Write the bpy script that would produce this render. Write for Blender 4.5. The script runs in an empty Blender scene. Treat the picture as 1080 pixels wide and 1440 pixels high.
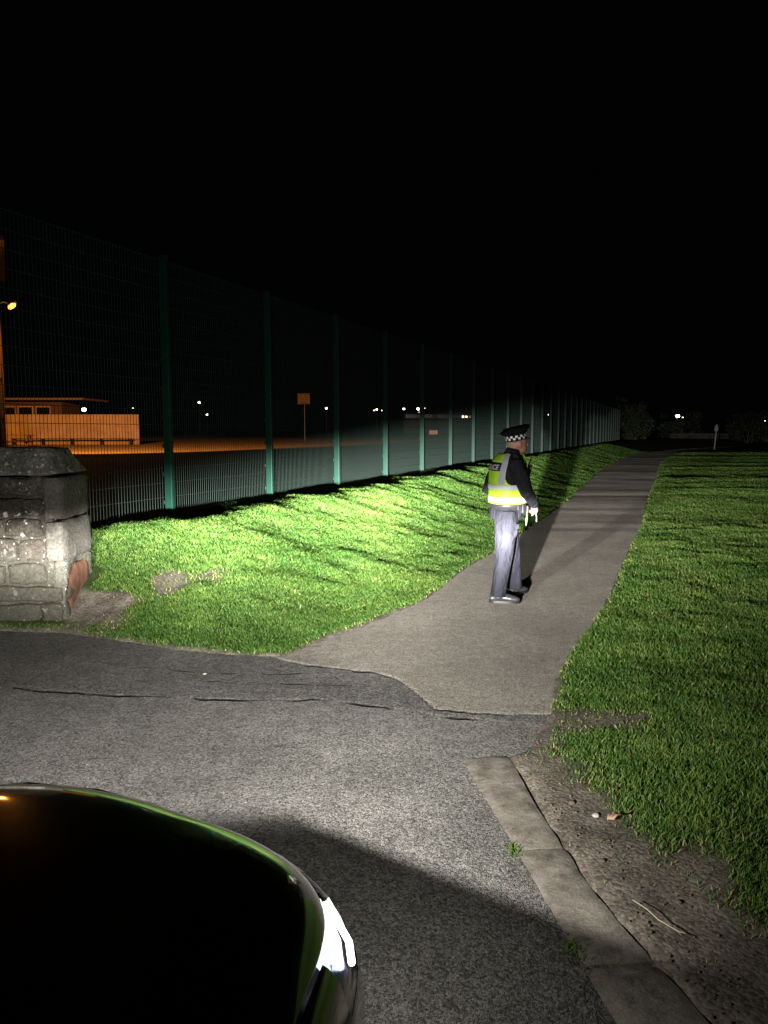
import bpy, bmesh, math, random
import numpy as np
from mathutils import Vector, Matrix, noise as mnoise
random.seed(7); np.random.seed(7)
S = bpy.context.scene; C = S.collection
R = math.radians; PI = math.pi

# ------------------------------------------------------------------ camera
cam = bpy.data.objects.new('camera', bpy.data.cameras.new('camera')); C.objects.link(cam)
cam.location = (0, 0, 1.8); cam.rotation_euler = (R(90 - 6.067), 0, 0)
cam.data.sensor_fit = 'VERTICAL'; cam.data.sensor_height = 36.0; cam.data.lens = 36.0*1082/1440
cam.data.clip_start = 0.05; cam.data.clip_end = 3000
S.camera = cam
# ------------------------------------------------------------------ night sky
W = bpy.data.worlds.new('World'); S.world = W; W.use_nodes = True
bg = W.node_tree.nodes['Background']; bg.inputs[0].default_value = (0.55, 0.62, 0.75, 1); bg.inputs[1].default_value = 0.0009
S.view_settings.view_transform = 'Standard'; S.view_settings.look = 'None'
S.view_settings.exposure = 0; S.view_settings.gamma = 1; S.view_settings.use_curve_mapping = False
S.cycles.max_bounces = 5; S.cycles.diffuse_bounces = 2; S.cycles.glossy_bounces = 3; S.cycles.transparent_max_bounces = 12
S.cycles.sample_clamp_indirect = 3.0; S.cycles.caustics_reflective = False; S.cycles.caustics_refractive = False
S.cycles.use_denoising = True
try: S.cycles.denoiser = 'OPENIMAGEDENOISE'
except Exception: pass

# ------------------------------------------------------------------ headlamps (dipped beams of the parked car, pattern shaped as their lenses do)
def beam(name, loc, yaw, power, ground_line, near_y, spill=1.0):
    L = bpy.data.lights.new(name, 'SPOT'); L.energy = power; L.spot_size = R(176); L.spot_blend = 0.15
    L.shadow_soft_size = 0.035; L.color = (1.0, 0.97, 0.93)
    o = bpy.data.objects.new(name, L); C.objects.link(o); o.location = loc; o.rotation_euler = (R(90), 0, -R(yaw))
    L.use_nodes = True; nt = L.node_tree; N = nt.nodes; K = nt.links
    em = [n for n in N if n.type == 'EMISSION'][0]
    tc = N.new('ShaderNodeTexCoord'); sx = N.new('ShaderNodeSeparateXYZ'); K.new(tc.outputs['Normal'], sx.inputs[0])
    def M(op, a, b=None, c=None):
        n = N.new('ShaderNodeMath'); n.operation = op
        for i, v in enumerate((a, b, c)):
            if v is None: continue
            if isinstance(v, (int, float)): n.inputs[i].default_value = v
            else: K.new(v, n.inputs[i])
        return n.outputs[0]
    def smooth(v, a, b):
        n = N.new('ShaderNodeMapRange'); n.interpolation_type = 'SMOOTHSTEP'; K.new(v, n.inputs[0])
        n.inputs[1].default_value = a; n.inputs[2].default_value = b; return n.outputs[0]
    fw = M('MAXIMUM', M('MULTIPLY', sx.outputs['Z'], -1.0), 0.02)
    tx = M('DIVIDE', sx.outputs['X'], fw); ty = M('DIVIDE', sx.outputs['Y'], fw)
    # width: wide skirt + middle + hot core
    def gauss(v, c, s):
        q = M('DIVIDE', M('SUBTRACT', v, c), s); return M('EXPONENT', M('MULTIPLY', M('MULTIPLY', q, q), -1.0))
    below = M('MAXIMUM', M('MULTIPLY', ty, -1.0), 0.0)
    vfall = M('EXPONENT', M('DIVIDE', below, -VF0))
    horiz = M('ADD', M('ADD', M('MULTIPLY', gauss(tx, 0.18, 0.45), HW1), M('MULTIPLY', gauss(tx, -0.1, 1.3), HW2)), M('MULTIPLY', gauss(tx, -0.05, 0.14), HW3))
    cut = M('SUBTRACT', 1.0, smooth(ty, CUT0, CUT1))
    near = M('MULTIPLY', M('ADD', M('MULTIPLY', gauss(tx, 0.05, 1.35), 0.85), M('MULTIPLY', gauss(tx, 0.05, 0.35), 0.25)), VFP)
    near = M('MULTIPLY', near, M('ADD', M('MULTIPLY', smooth(ty, -0.55, -0.20), 0.62), 0.38))
    main = M('MULTIPLY', M('ADD', M('MULTIPLY', vfall, horiz), near), cut)
    # light that leaks above the cut-off
    up = M('MULTIPLY', M('MULTIPLY', gauss(tx, 0.0, 0.75), smooth(ty, -0.06, 0.06)), M('EXPONENT', M('MULTIPLY', M('MAXIMUM', ty, 0.0), -2.2)))
    main = M('ADD', main, M('MULTIPLY', up, UPL))
    # edges of the lamp aperture: planes through the lamp
    yw = R(yaw); rt = Vector((math.cos(yw), -math.sin(yw), 0)); fd = Vector((math.sin(yw), math.cos(yw), 0)); upv = Vector((0, 0, 1))
    def plane(p, q, lo, hi):
        a = Vector(p) - Vector(loc); b = Vector(q) - Vector(loc); n = a.cross(b).normalized()
        if n.z < 0: n = -n
        if n.dot(Vector((0.3, 1, 0))) < -0.99: n = -n
        nl = (n.dot(rt), n.dot(upv), -n.dot(fd))
        d = M('ADD', M('ADD', M('MULTIPLY', sx.outputs['X'], nl[0]), M('MULTIPLY', sx.outputs['Y'], nl[1])), M('MULTIPLY', sx.outputs['Z'], nl[2]))
        return smooth(d, lo, hi)
    mask = M('MAXIMUM', plane(ground_line[0], ground_line[1], -0.002, 0.006), plane((-1, near_y, 0), (1, near_y + .05, 0), -0.012, 0.012))
    main = M('MULTIPLY', main, mask)
    tot = M('ADD', main, SPILL*spill)
    K.new(tot, em.inputs['Strength'])
    return o
VF0, VFP = 0.040, 0.0125
HW1, HW2, HW3 = 1.0, 0.10, 1.2
CUT0, CUT1 = -0.03, 0.085
UPL = 0.012
SPILL = 0.00028
beam('headlight_beam', (-0.26, 1.90, 0.70), 5.0, 76000, ((-0.13, 3.23, 0), (1.22, 2.28, 0)), 3.44)
beam('headlight_beam', (-1.66, 1.90, 0.70), 5.0, 31000, ((0.583, 3.011, 0), (1.101, 2.507, 0)), 3.30)

# sodium lamp on the corner of the building
SL = bpy.data.lights.new('wall_lamp_light', 'SPOT'); SL.energy = 42000; SL.color = (1.0, 0.29, 0.035); SL.spot_size = R(60); SL.spot_blend = 0.35; SL.shadow_soft_size = 0.12
slo = bpy.data.objects.new('wall_lamp_light', SL); C.objects.link(slo); slo.location = (-13.85, 30.1, 6.3)
PLt = bpy.data.lights.new('wall_lamp_glow', 'POINT'); PLt.energy = 220; PLt.color = (1.0, .34, .05); PLt.shadow_soft_size = .1
plo = bpy.data.objects.new('wall_lamp_glow', PLt); C.objects.link(plo); plo.location = (-13.95, 29.45, 6.25)
slo.rotation_euler = (Vector((-17.0, 64, 0.6)) - Vector(slo.location)).to_track_quat('-Z', 'Y').to_euler()

# ------------------------------------------------------------------ materials
def mat(name, build):
    m = bpy.data.materials.new(name); m.use_nodes = True; nt = m.node_tree; nt.nodes.clear()
    out = nt.nodes.new('ShaderNodeOutputMaterial'); b = nt.nodes.new('ShaderNodeBsdfPrincipled')
    nt.links.new(b.outputs[0], out.inputs[0]); build(nt, b, out); return m
def nd(nt, t, **kw):
    n = nt.nodes.new(t)
    for k, v in kw.items():
        if k in n.inputs: n.inputs[k].default_value = v
        else: setattr(n, k, v)
    return n
def coords(nt, kind='Object', scale=None):
    t = nt.nodes.new('ShaderNodeTexCoord'); o = t.outputs[kind]
    if scale:
        mp = nt.nodes.new('ShaderNodeMapping'); mp.inputs['Scale'].default_value = scale; nt.links.new(o, mp.inputs[0]); o = mp.outputs[0]
    return o
def ramp(nt, src, stops, interp='LINEAR'):
    r = nt.nodes.new('ShaderNodeValToRGB'); r.color_ramp.interpolation = interp
    e = r.color_ramp.elements
    while len(e) < len(stops): e.new(0.5)
    for i, (p, c) in enumerate(stops):
        e[i].position = p; e[i].color = (*c, 1) if len(c) == 3 else c
    nt.links.new(src, r.inputs[0]); return r.outputs[0]
def mix(nt, f, a, b, mode='MIX'):
    m = nt.nodes.new('ShaderNodeMix'); m.data_type = 'RGBA'; m.blend_type = mode
    for i, v in ((0, f), (6, a), (7, b)):
        if isinstance(v, (int, float)): m.inputs[i].default_value = v
        elif isinstance(v, tuple): m.inputs[i].default_value = (*v, 1)
        else: nt.links.new(v, m.inputs[i])
    return m.outputs[2]
def noise(nt, co, scale, detail=4, rough=.55):
    n = nd(nt, 'ShaderNodeTexNoise', Scale=scale, Detail=detail, Roughness=rough); nt.links.new(co, n.inputs['Vector']); return n.outputs['Fac']
def vor(nt, co, scale, feature='F1', rnd=1.0):
    n = nt.nodes.new('ShaderNodeTexVoronoi'); n.feature = feature; n.inputs['Scale'].default_value = scale; n.inputs['Randomness'].default_value = rnd
    nt.links.new(co, n.inputs['Vector']); return n
def bump(nt, b, h, strength, dist):
    n = nd(nt, 'ShaderNodeBump', Strength=strength, Distance=dist); nt.links.new(h, n.inputs['Height'])
    if b.inputs['Normal'].links: nt.links.new(b.inputs['Normal'].links[0].from_socket, n.inputs['Normal'])
    nt.links.new(n.outputs[0], b.inputs['Normal'])
def simple(name, col, rough=.6, metal=0, spec=.5, var=0, vscale=8, bmp=0, bscale=60, coat=0):
    def f(nt, b, out):
        b.inputs['Roughness'].default_value = rough; b.inputs['Metallic'].default_value = metal; b.inputs['Specular IOR Level'].default_value = spec
        b.inputs['Coat Weight'].default_value = coat; b.inputs['Coat Roughness'].default_value = .03
        co = coords(nt)
        if var:
            c = ramp(nt, noise(nt, co, vscale), [(.3, tuple(x*(1-var) for x in col)), (.7, tuple(min(1, x*(1+var)) for x in col))])
            nt.links.new(c, b.inputs['Base Color'])
        else: b.inputs['Base Color'].default_value = (*col, 1)
        if bmp: bump(nt, b, noise(nt, co, bscale), 1.0, bmp)
    return mat(name, f)
def emis(name, col, s):
    def f(nt, b, out):
        b.inputs['Base Color'].default_value = (*[c*.5 for c in col], 1); b.inputs['Emission Color'].default_value = (*col, 1); b.inputs['Emission Strength'].default_value = s
    return mat(name, f)

def asphalt(name, dark, light, agg, depth, warm=(1, 1, 1), patchiness=.35, chips=.93):
    def f(nt, b, out):
        co = coords(nt); b.inputs['Roughness'].default_value = .82; b.inputs['Specular IOR Level'].default_value = .3; b.inputs['Diffuse Roughness'].default_value = 1.0
        v = vor(nt, co, agg); v2 = vor(nt, co, agg*2.3); n1 = noise(nt, co, 1.1, 5); n2 = noise(nt, co, 9, 4, .7)
        base = ramp(nt, v.outputs['Color'], [(.15, dark), (.75, light), (.985, light), (1.0, tuple(min(1, x*2.6) for x in light))])
        tone = ramp(nt, n1, [(.3, tuple((1-patchiness)*w for w in warm)), (.7, tuple((1+patchiness*.6)*w for w in warm))])
        base = mix(nt, 1.0, base, tone, 'MULTIPLY')
        tone2 = ramp(nt, n2, [(.3, (.75,)*3), (.7, (1.2,)*3)])
        base = mix(nt, .8, base, tone2, 'MULTIPLY')
        # pale loose chippings
        v3 = vor(nt, co, agg*.42)
        chip = ramp(nt, v3.outputs['Distance'], [(.10, (1, 1, 1)), (.16, (0, 0, 0))])
        sel = ramp(nt, v3.outputs['Color'], [(chips, (0, 0, 0)), (chips+.01, (1, 1, 1))])
        base = mix(nt, mix(nt, 1.0, chip, sel, 'MULTIPLY'), base, (.42, .40, .37))
        nt.links.new(base, b.inputs['Base Color'])
        bump(nt, b, v.outputs['Distance'], 1.0, -depth); bump(nt, b, v2.outputs['Distance'], 1.0, -depth*.4); bump(nt, b, n2, 1.0, depth*1.3)
    return mat(name, f)
m_road = asphalt('old_asphalt', (.090, .086, .078), (.250, .240, .218), 95, .015)
m_patch = asphalt('coarse_dark_asphalt', (.075, .072, .065), (.205, .196, .180), 80, .020, patchiness=.3)
m_path = asphalt('path_asphalt', (.12, .113, .100), (.31, .292, .26), 120, .010, warm=(1.03, 1, .95), patchiness=.2)
m_far = asphalt('court_asphalt', (.05, .048, .045), (.13, .12, .11), 20, .006)

def f_ground(nt, b, out):
    co = coords(nt); b.inputs['Roughness'].default_value = .95; b.inputs['Specular IOR Level'].default_value = .15
    n = noise(nt, co, 6, 6, .65); n2 = noise(nt, co, 55, 4, .7); v = vor(nt, co, 70)
    soil = ramp(nt, n, [(.3, (.10, .084, .066)), (.55, (.20, .172, .138)), (.75, (.29, .255, .21))])
    grit = ramp(nt, v.outputs['Color'], [(.2, (.6,)*3), (.8, (1.25,)*3)])
    soil = mix(nt, 1.0, soil, grit, 'MULTIPLY')
    thatch = ramp(nt, n2, [(.3, (.012, .022, .006)), (.7, (.05, .075, .02))])
    at = nt.nodes.new('ShaderNodeAttribute'); at.attribute_name = 'turf'
    nt.links.new(mix(nt, at.outputs['Fac'], soil, thatch), b.inputs['Base Color'])
    bump(nt, b, n2, 1.0, .004); bump(nt, b, v.outputs['Distance'], 1.0, -.0025)
m_ground = mat('soil_and_turf', f_ground)

def f_grass(nt, b, out):
    co = coords(nt); b.inputs['Roughness'].default_value = .55; b.inputs['Specular IOR Level'].default_value = .25
    at = nt.nodes.new('ShaderNodeAttribute'); at.attribute_name = 'tint'
    blade = ramp(nt, at.outputs['Fac'], [(0, (.022, .050, .011)), (.40, (.057, .122, .024)), (.75, (.102, .190, .040)), (.93, (.17, .22, .07)), (1, (.30, .27, .14))])
    tone = ramp(nt, noise(nt, co, .9, 4), [(.3, (.7, .85, .7)), (.65, (1.15, 1.1, 1.0))])
    tone2 = ramp(nt, noise(nt, co, 5, 3), [(.3, (.75, .85, .75)), (.7, (1.2, 1.1, 1.0))])
    col = mix(nt, 1.0, mix(nt, 1.0, blade, tone, 'MULTIPLY'), tone2, 'MULTIPLY')
    nt.links.new(col, b.inputs['Base Color'])
    tr = nt.nodes.new('ShaderNodeBsdfTranslucent'); nt.links.new(col, tr.inputs[0]); mx = nt.nodes.new('ShaderNodeMixShader'); mx.inputs[0].default_value = .22
    nt.links.new(b.outputs[0], mx.inputs[1]); nt.links.new(tr.outputs[0], mx.inputs[2]); nt.links.new(mx.outputs[0], out.inputs[0])
m_grass = mat('grass_blades', f_grass)

def stone_mat(name, cols, lich=.5, lscale=9, pale=None):
    def f(nt, b, out):
        co = coords(nt, 'Object'); b.inputs['Roughness'].default_value = .92; b.inputs['Specular IOR Level'].default_value = .2
        oi = nt.nodes.new('ShaderNodeObjectInfo')
        geo = nt.nodes.new('ShaderNodeNewGeometry'); wp = geo.outputs['Position']
        n = noise(nt, wp, 5, 8, .68)
        base = ramp(nt, n, [(.28, cols[0]), (.5, cols[1]), (.72, cols[2])])
        n4 = noise(nt, wp, 40, 5, .75); base = mix(nt, 1.0, base, ramp(nt, n4, [(.3, (.55,)*3), (.7, (1.45,)*3)]), 'MULTIPLY')
        # lichen: round spots of several sizes with ragged edges
        dis = nt.nodes.new('ShaderNodeVectorMath'); dis.operation = 'ADD'
        nn = nd(nt, 'ShaderNodeTexNoise', Scale=28.0, Detail=3); nt.links.new(wp, nn.inputs['Vector'])
        sc = nt.nodes.new('ShaderNodeVectorMath'); sc.operation = 'SCALE'; sc.inputs['Scale'].default_value = .055; nt.links.new(nn.outputs['Color'], sc.inputs[0])
        nt.links.new(wp, dis.inputs[0]); nt.links.new(sc.outputs[0], dis.inputs[1])
        for s, r, thr in ((lscale, .23, 1-lich*.55), (lscale*2.6, .26, 1-lich*.5), (lscale*.55, .2, 1-lich*.35)):
            v = vor(nt, dis.outputs[0], s)
            a = ramp(nt, v.outputs['Distance'], [(r*.8, (1,)*3), (r, (0,)*3)]); c = ramp(nt, v.outputs['Color'], [(thr, (0,)*3), (thr+.02, (1,)*3)])
            base = mix(nt, mix(nt, 1.0, a, c, 'MULTIPLY'), base, ramp(nt, n4, [(.35, (.30, .31, .27)), (.7, (.62, .62, .56))]))
        blot = ramp(nt, noise(nt, dis.outputs[0], 7, 6, .7), [(.56, (0,)*3), (.66, (lich*.8,)*3)])
        base = mix(nt, blot, base, (.30, .31, .26))
        if pale:  # paler low band: stone crust, plus the headlamp-lit zone put into the colour
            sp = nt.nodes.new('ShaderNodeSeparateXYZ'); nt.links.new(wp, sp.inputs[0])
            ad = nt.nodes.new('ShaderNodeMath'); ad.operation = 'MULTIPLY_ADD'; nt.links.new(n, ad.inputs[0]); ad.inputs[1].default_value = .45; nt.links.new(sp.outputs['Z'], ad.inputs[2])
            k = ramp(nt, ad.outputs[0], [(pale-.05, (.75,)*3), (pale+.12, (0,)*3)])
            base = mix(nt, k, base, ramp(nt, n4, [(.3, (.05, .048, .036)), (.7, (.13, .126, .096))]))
        nt.links.new(base, b.inputs['Base Color'])
        bump(nt, b, n, 1.0, .02); bump(nt, b, n4, 1.0, .006); bump(nt, b, noise(nt, wp, 14, 6, .7), 1.0, .018)
    return mat(name, f)
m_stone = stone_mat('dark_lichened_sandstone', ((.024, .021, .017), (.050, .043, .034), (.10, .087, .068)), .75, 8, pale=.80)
m_render = stone_mat('smooth_grey_stone', ((.06, .055, .046), (.085, .078, .066), (.11, .102, .086)), .22, 16)
m_cap = stone_mat('weathered_capstone', ((.05, .048, .04), (.13, .125, .105), (.28, .27, .23)), .85, 12)
m_red = simple('bare_red_sandstone', (.15, .075, .048), .9, spec=.15, var=.35, vscale=14, bmp=.006, bscale=30)
m_mortar = simple('old_mortar', (.10, .09, .075), .95, var=.4, vscale=30, bmp=.01, bscale=50)
def f_kerb(nt, b, out):
    co = coords(nt); b.inputs['Roughness'].default_value = .88; b.inputs['Specular IOR Level'].default_value = .25
    geo = nt.nodes.new('ShaderNodeNewGeometry'); wp = geo.outputs['Position']
    c = ramp(nt, noise(nt, wp, 7, 6, .6), [(.3, (.17, .15, .122)), (.7, (.28, .25, .208))])
    v = vor(nt, wp, 230); c = mix(nt, .7, c, ramp(nt, v.outputs['Color'], [(.1, (.6,)*3), (.9, (1.25,)*3)]), 'MULTIPLY')
    st = ramp(nt, noise(nt, wp, 9, 7, .75), [(.48, (0,)*3), (.66, (.75,)*3)]); c = mix(nt, st, c, (.06, .052, .042))
    nt.links.new(c, b.inputs['Base Color']); bump(nt, b, noise(nt, wp, 120, 3), 1.0, .0025); bump(nt, b, noise(nt, wp, 9, 3), 1.0, .01)
m_kerb = mat('worn_concrete', f_kerb)
m_conc = simple('pale_concrete', (.26, .25, .22), .9, var=.3, vscale=9, bmp=.004)
m_green = simple('dark_green_powder_coat', (.002, .026, .016), .5, spec=.3, var=.12, vscale=5)
m_wire = simple('green_coated_wire', (.019, .034, .028), .7, spec=.2)
m_bolt = simple('dark_steel', (.03, .03, .03), .4, metal=.6)
def f_brick(nt, b, out):
    co = coords(nt, 'Object'); t = nt.nodes.new('ShaderNodeTexBrick'); mp = nt.nodes.new('ShaderNodeMapping'); mp.inputs['Rotation'].default_value = (R(90), 0, 0)
    nt.links.new(co, mp.inputs[0]); nt.links.new(mp.outputs[0], t.inputs[0]); t.inputs['Scale'].default_value = 3.5
    t.inputs['Color1'].default_value = (.22, .10, .07, 1); t.inputs['Color2'].default_value = (.28, .14, .09, 1); t.inputs['Mortar'].default_value = (.2, .18, .15, 1)
    nt.links.new(t.outputs[0], b.inputs['Base Color']); b.inputs['Roughness'].default_value = .9
m_brick = mat('red_brick', f_brick)
m_panel = simple('pale_harled_wall', (.40, .36, .30), .9, var=.2, vscale=1.2, bmp=.01, bscale=8)
m_pipe = simple('pale_pipe', (.45, .42, .40), .5)
m_white = simple('white_paint', (.7, .7, .68), .5)
m_black = simple('black_plastic', (.012, .012, .013), .35)
m_dwood = simple('dark_stained_timber', (.045, .03, .02), .7, var=.3, vscale=12)
m_glassdark = simple('dark_window_glass', (.01, .01, .012), .08, spec=.7)
m_leaf = simple('bush_leaves', (.02, .028, .010), .6, var=.4, vscale=1.5)
m_bark = simple('bark', (.08, .06, .045), .9, var=.3)
m_sodium = emis('sodium_lamp_glow', (1.0, .36, .05), 4.0)
m_led = emis('far_lamp_glow_white', (1.0, .96, .85), 14)
m_led2 = emis('far_lamp_glow_warm', (1.0, .72, .40), 5)
m_win = emis('lit_window_glow', (1.0, .50, .25), .35)

# ------------------------------------------------------------------ object helpers
def link(name, me, m=None, parent=None, kind=None):
    o = bpy.data.objects.new(name, me); C.objects.link(o)
    if m is not None and me is not None and not me.materials:
        for x in (m if isinstance(m, (list, tuple)) else [m]): me.materials.append(x)
    if parent: o.parent = parent
    if kind: o['kind'] = kind
    return o
def obj(name, bm, m, parent=None, smooth=False, kind=None, auto=None):
    me = bpy.data.meshes.new(name); bm.normal_update(); bm.to_mesh(me); bm.free()
    if smooth:
        me.shade_smooth()
        if auto: me.set_sharp_from_angle(angle=R(auto))
    return link(name, me, m, parent, kind)
def thing(name, label, cat, loc=(0, 0, 0), rz=0, group=None):
    o = bpy.data.objects.new(name, None); C.objects.link(o); o.location = loc; o.rotation_euler = (0, 0, rz); o.empty_display_size = .2
    return tag(o, label, cat, group)
def tag(o, label, cat, group=None):
    o['label'] = label; o['category'] = cat
    if group: o['group'] = group
    return o
def bx(bm, c, s, rz=0, bev=0, rx=0, ry=0):
    r = bmesh.ops.create_cube(bm, size=1.0)
    mtx = Matrix.Translation(c) @ Matrix.Rotation(rz, 4, 'Z') @ Matrix.Rotation(ry, 4, 'Y') @ Matrix.Rotation(rx, 4, 'X') @ Matrix.Diagonal((s[0], s[1], s[2], 1))
    bmesh.ops.transform(bm, matrix=mtx, verts=r['verts'])
    if bev:
        es = list({e for v in r['verts'] for e in v.link_edges}); bmesh.ops.bevel(bm, geom=es, offset=bev, segments=2, affect='EDGES', profile=.5)
def newbox(c, s, rz=0, bev=0, rx=0, ry=0):
    bm = bmesh.new(); bx(bm, c, s, rz, bev, rx, ry); return bm
def tube(bm, pts, rad, n=8, caps=True, flat=None, up=None):
    """rings along pts; rad scalar/list; flat=(a,b) multipliers along side/up axes"""
    P_ = [Vector(p) for p in pts]; k = len(P_); rad = [rad]*k if isinstance(rad, (int, float)) else list(rad)
    rings = []; prev = Vector(up) if up else None
    for i in range(k):
        d = (P_[min(i+1, k-1)] - P_[max(i-1, 0)]).normalized()
        if prev is None: prev = Vector((0, 0, 1)) if abs(d.z) < .9 else Vector((1, 0, 0))
        u = (prev - d*prev.dot(d)).normalized(); s = d.cross(u); prev = u
        ra = rad[i] if not isinstance(rad[i], tuple) else None
        a, b = (rad[i] if ra is None else (ra*(flat[0] if flat else 1), ra*(flat[1] if flat else 1)))
        rings.append([bm.verts.new(P_[i] + s*(a*math.cos(2*PI*j/n)) + u*(b*math.sin(2*PI*j/n))) for j in range(n)])
    for a, b in zip(rings, rings[1:]):
        for j in range(n): bm.faces.new((a[j], a[(j+1) % n], b[(j+1) % n], b[j]))
    if caps: bm.faces.new(rings[0][::-1]); bm.faces.new(rings[-1])
    return rings
def ball(bm, c, r, n=12, rot=None):
    q = bmesh.ops.create_uvsphere(bm, u_segments=n, v_segments=max(6, n*2//3), radius=1.0)
    m4 = Matrix.Translation(c) @ (rot or Matrix.Identity(4)) @ Matrix.Diagonal((*( (r,)*3 if isinstance(r, (int, float)) else r), 1)); bmesh.ops.transform(bm, matrix=m4, verts=q['verts'])
def tubeobj(name, pts, rad, m, parent=None, n=8, kind=None):
    bm = bmesh.new(); tube(bm, pts, rad, n); return obj(name, bm, m, parent, True, kind, 50)
def gridmesh(name, X, Y, Z, mask=None, attr=None, smooth=True):
    ny, nx = X.shape; me = bpy.data.meshes.new(name)
    co = np.stack([X, Y, Z], -1).reshape(-1, 3).astype(np.float32)
    idx = np.arange(ny*nx).reshape(ny, nx)
    q = np.stack([idx[:-1, :-1], idx[:-1, 1:], idx[1:, 1:], idx[1:, :-1]], -1).reshape(-1, 4)
    if mask is not None: q = q[mask.reshape(-1)]
    fast(me, co, q)
    if attr:
        for k, v in attr.items():
            a = me.attributes.new(k, 'FLOAT', 'POINT'); a.data.foreach_set('value', v.reshape(-1).astype(np.float32))
    if smooth: me.shade_smooth()
    return me
def fast(me, co, faces):
    faces = np.asarray(faces, dtype=np.int32); k = faces.shape[1]
    me.vertices.add(len(co)); me.vertices.foreach_set('co', np.asarray(co, np.float32).reshape(-1))
    me.loops.add(faces.size); me.loops.foreach_set('vertex_index', faces.reshape(-1))
    me.polygons.add(len(faces)); me.polygons.foreach_set('loop_start', np.arange(0, faces.size, k, dtype=np.int32))
    me.update(calc_edges=True); me.validate()
    return me
def evaluated(name, bm, mods, m, parent=None, smooth=True):
    me = bpy.data.meshes.new(name); bm.normal_update(); bm.to_mesh(me); bm.free()
    o = bpy.data.objects.new(name, me); C.objects.link(o)
    for t, kw in mods:
        md = o.modifiers.new(t, t)
        for k, v in kw.items(): setattr(md, k, v)
    dg = bpy.context.evaluated_depsgraph_get(); dg.update()
    nm = bpy.data.meshes.new_from_object(o.evaluated_get(dg)); o.modifiers.clear(); o.data = nm; nm.name = name
    nm.materials.clear()
    for x in (m if isinstance(m, (list, tuple)) else [m]): nm.materials.append(x)
    if smooth: nm.shade_smooth()
    if parent: o.parent = parent
    return o

# ------------------------------------------------------------------ value noise in numpy
def vn(x, y, seed=0):
    xi = np.floor(x).astype(np.int64); yi = np.floor(y).astype(np.int64); fx = x-xi; fy = y-yi
    fx = fx*fx*(3-2*fx); fy = fy*fy*(3-2*fy)
    def h(a, b):
        n = (a*374761393 + b*668265263 + seed*1442695041) & 0x7fffffff
        n = ((n ^ (n >> 13))*1274126177) & 0x7fffffff; n = (n ^ (n >> 16)) & 0xffff
        return n/65535.0
    return (h(xi, yi)*(1-fx)+h(xi+1, yi)*fx)*(1-fy)+(h(xi, yi+1)*(1-fx)+h(xi+1, yi+1)*fx)*fy - .5
def fbm(x, y, seed=0, o=3):
    s = 0; a = 1.
    for i in range(o): s = s + a*vn(x*2**i, y*2**i, seed+i*17); a *= .5
    return s

# ------------------------------------------------------------------ ground plan
verge = [(-30, 7.9), (-6, 6.95), (-3.43, 6.76), (-2.86, 6.70), (-2.33, 6.48), (-1.69, 6.18), (-1.2, 6.02), (-.79, 5.98), (-.54, 6.37)]
pl = [(-.13, 6.97), (.453, 8.0), (.996, 9.66), (1.704, 11.4), (2.816, 14.4), (4.706, 19.5), (8.2, 30.0), (13.4, 44.5), (19.4, 59.0), (27.0, 72), (40, 88)]
pr = [(42.5, 88), (29.4, 72), (21.8, 58.2), (15.6, 43.5), (10.35, 29.3), (6.75, 19.7), (4.69, 14.0), (3.53, 11.1), (2.56, 8.56), (1.91, 6.97), (1.42, 5.87), (1.22, 5.36), (1.03, 4.67), (.83, 4.2)]
kr = [(.69, 4.086), (.722, 3.54), (.77, 3.16), (.81, 2.85), (.868, 2.59), (.93, 2.37), (.985, 2.155), (1.12, 1.7), (1.5, .6), (2.2, -1.5), (3.2, -6)]
poly = np.array(verge + pl + pr + kr + [(-30, -6)])
FD = np.array([.98, 2.56]); FD = FD/np.linalg.norm(FD); F0 = np.array([-2.9, 10.4]); FN = np.array([FD[1], -FD[0]]); ZF = .65
def sdist(x, y):
    sh = x.shape; p = np.stack([x.ravel(), y.ravel()], -1); d = np.full(len(p), 1e9); ins = np.zeros(len(p), bool)
    n = len(poly)
    for i in range(n):
        a = poly[i]; b = poly[(i+1) % n]; ab = b-a; t = np.clip(((p-a)@ab)/(ab@ab), 0, 1)
        d = np.minimum(d, np.hypot(*(p-a-t[:, None]*ab).T))
        c = ((a[1] > p[:, 1]) != (b[1] > p[:, 1])) & (p[:, 0] < (b[0]-a[0])*(p[:, 1]-a[1])/(b[1]-a[1]+1e-12)+a[0]); ins ^= c
    return np.where(ins, -d, d).reshape(sh)
cy = np.array([-50, 5.0, 6.97, 8.3, 11.2, 14.2, 19.6, 29.6, 44, 58.6, 72, 88, 140, 400]); cx_ = np.array([.35, .45, .9, 1.5, 2.65, 3.75, 5.75, 9.3, 14.5, 20.6, 28.2, 41.2, 60, 80])
def cx(y): return np.interp(y, cy, cx_)
def und(x, y):
    g = np.clip((y-7)/14, 0, 1)
    return .016*fbm(x*.16+3, y*.85, 5, 2)*(.25+g*1.3) + .012*fbm(x*.5, y*.5, 9, 2) + .02*g*vn(x*.10, y*.42, 31)
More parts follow.
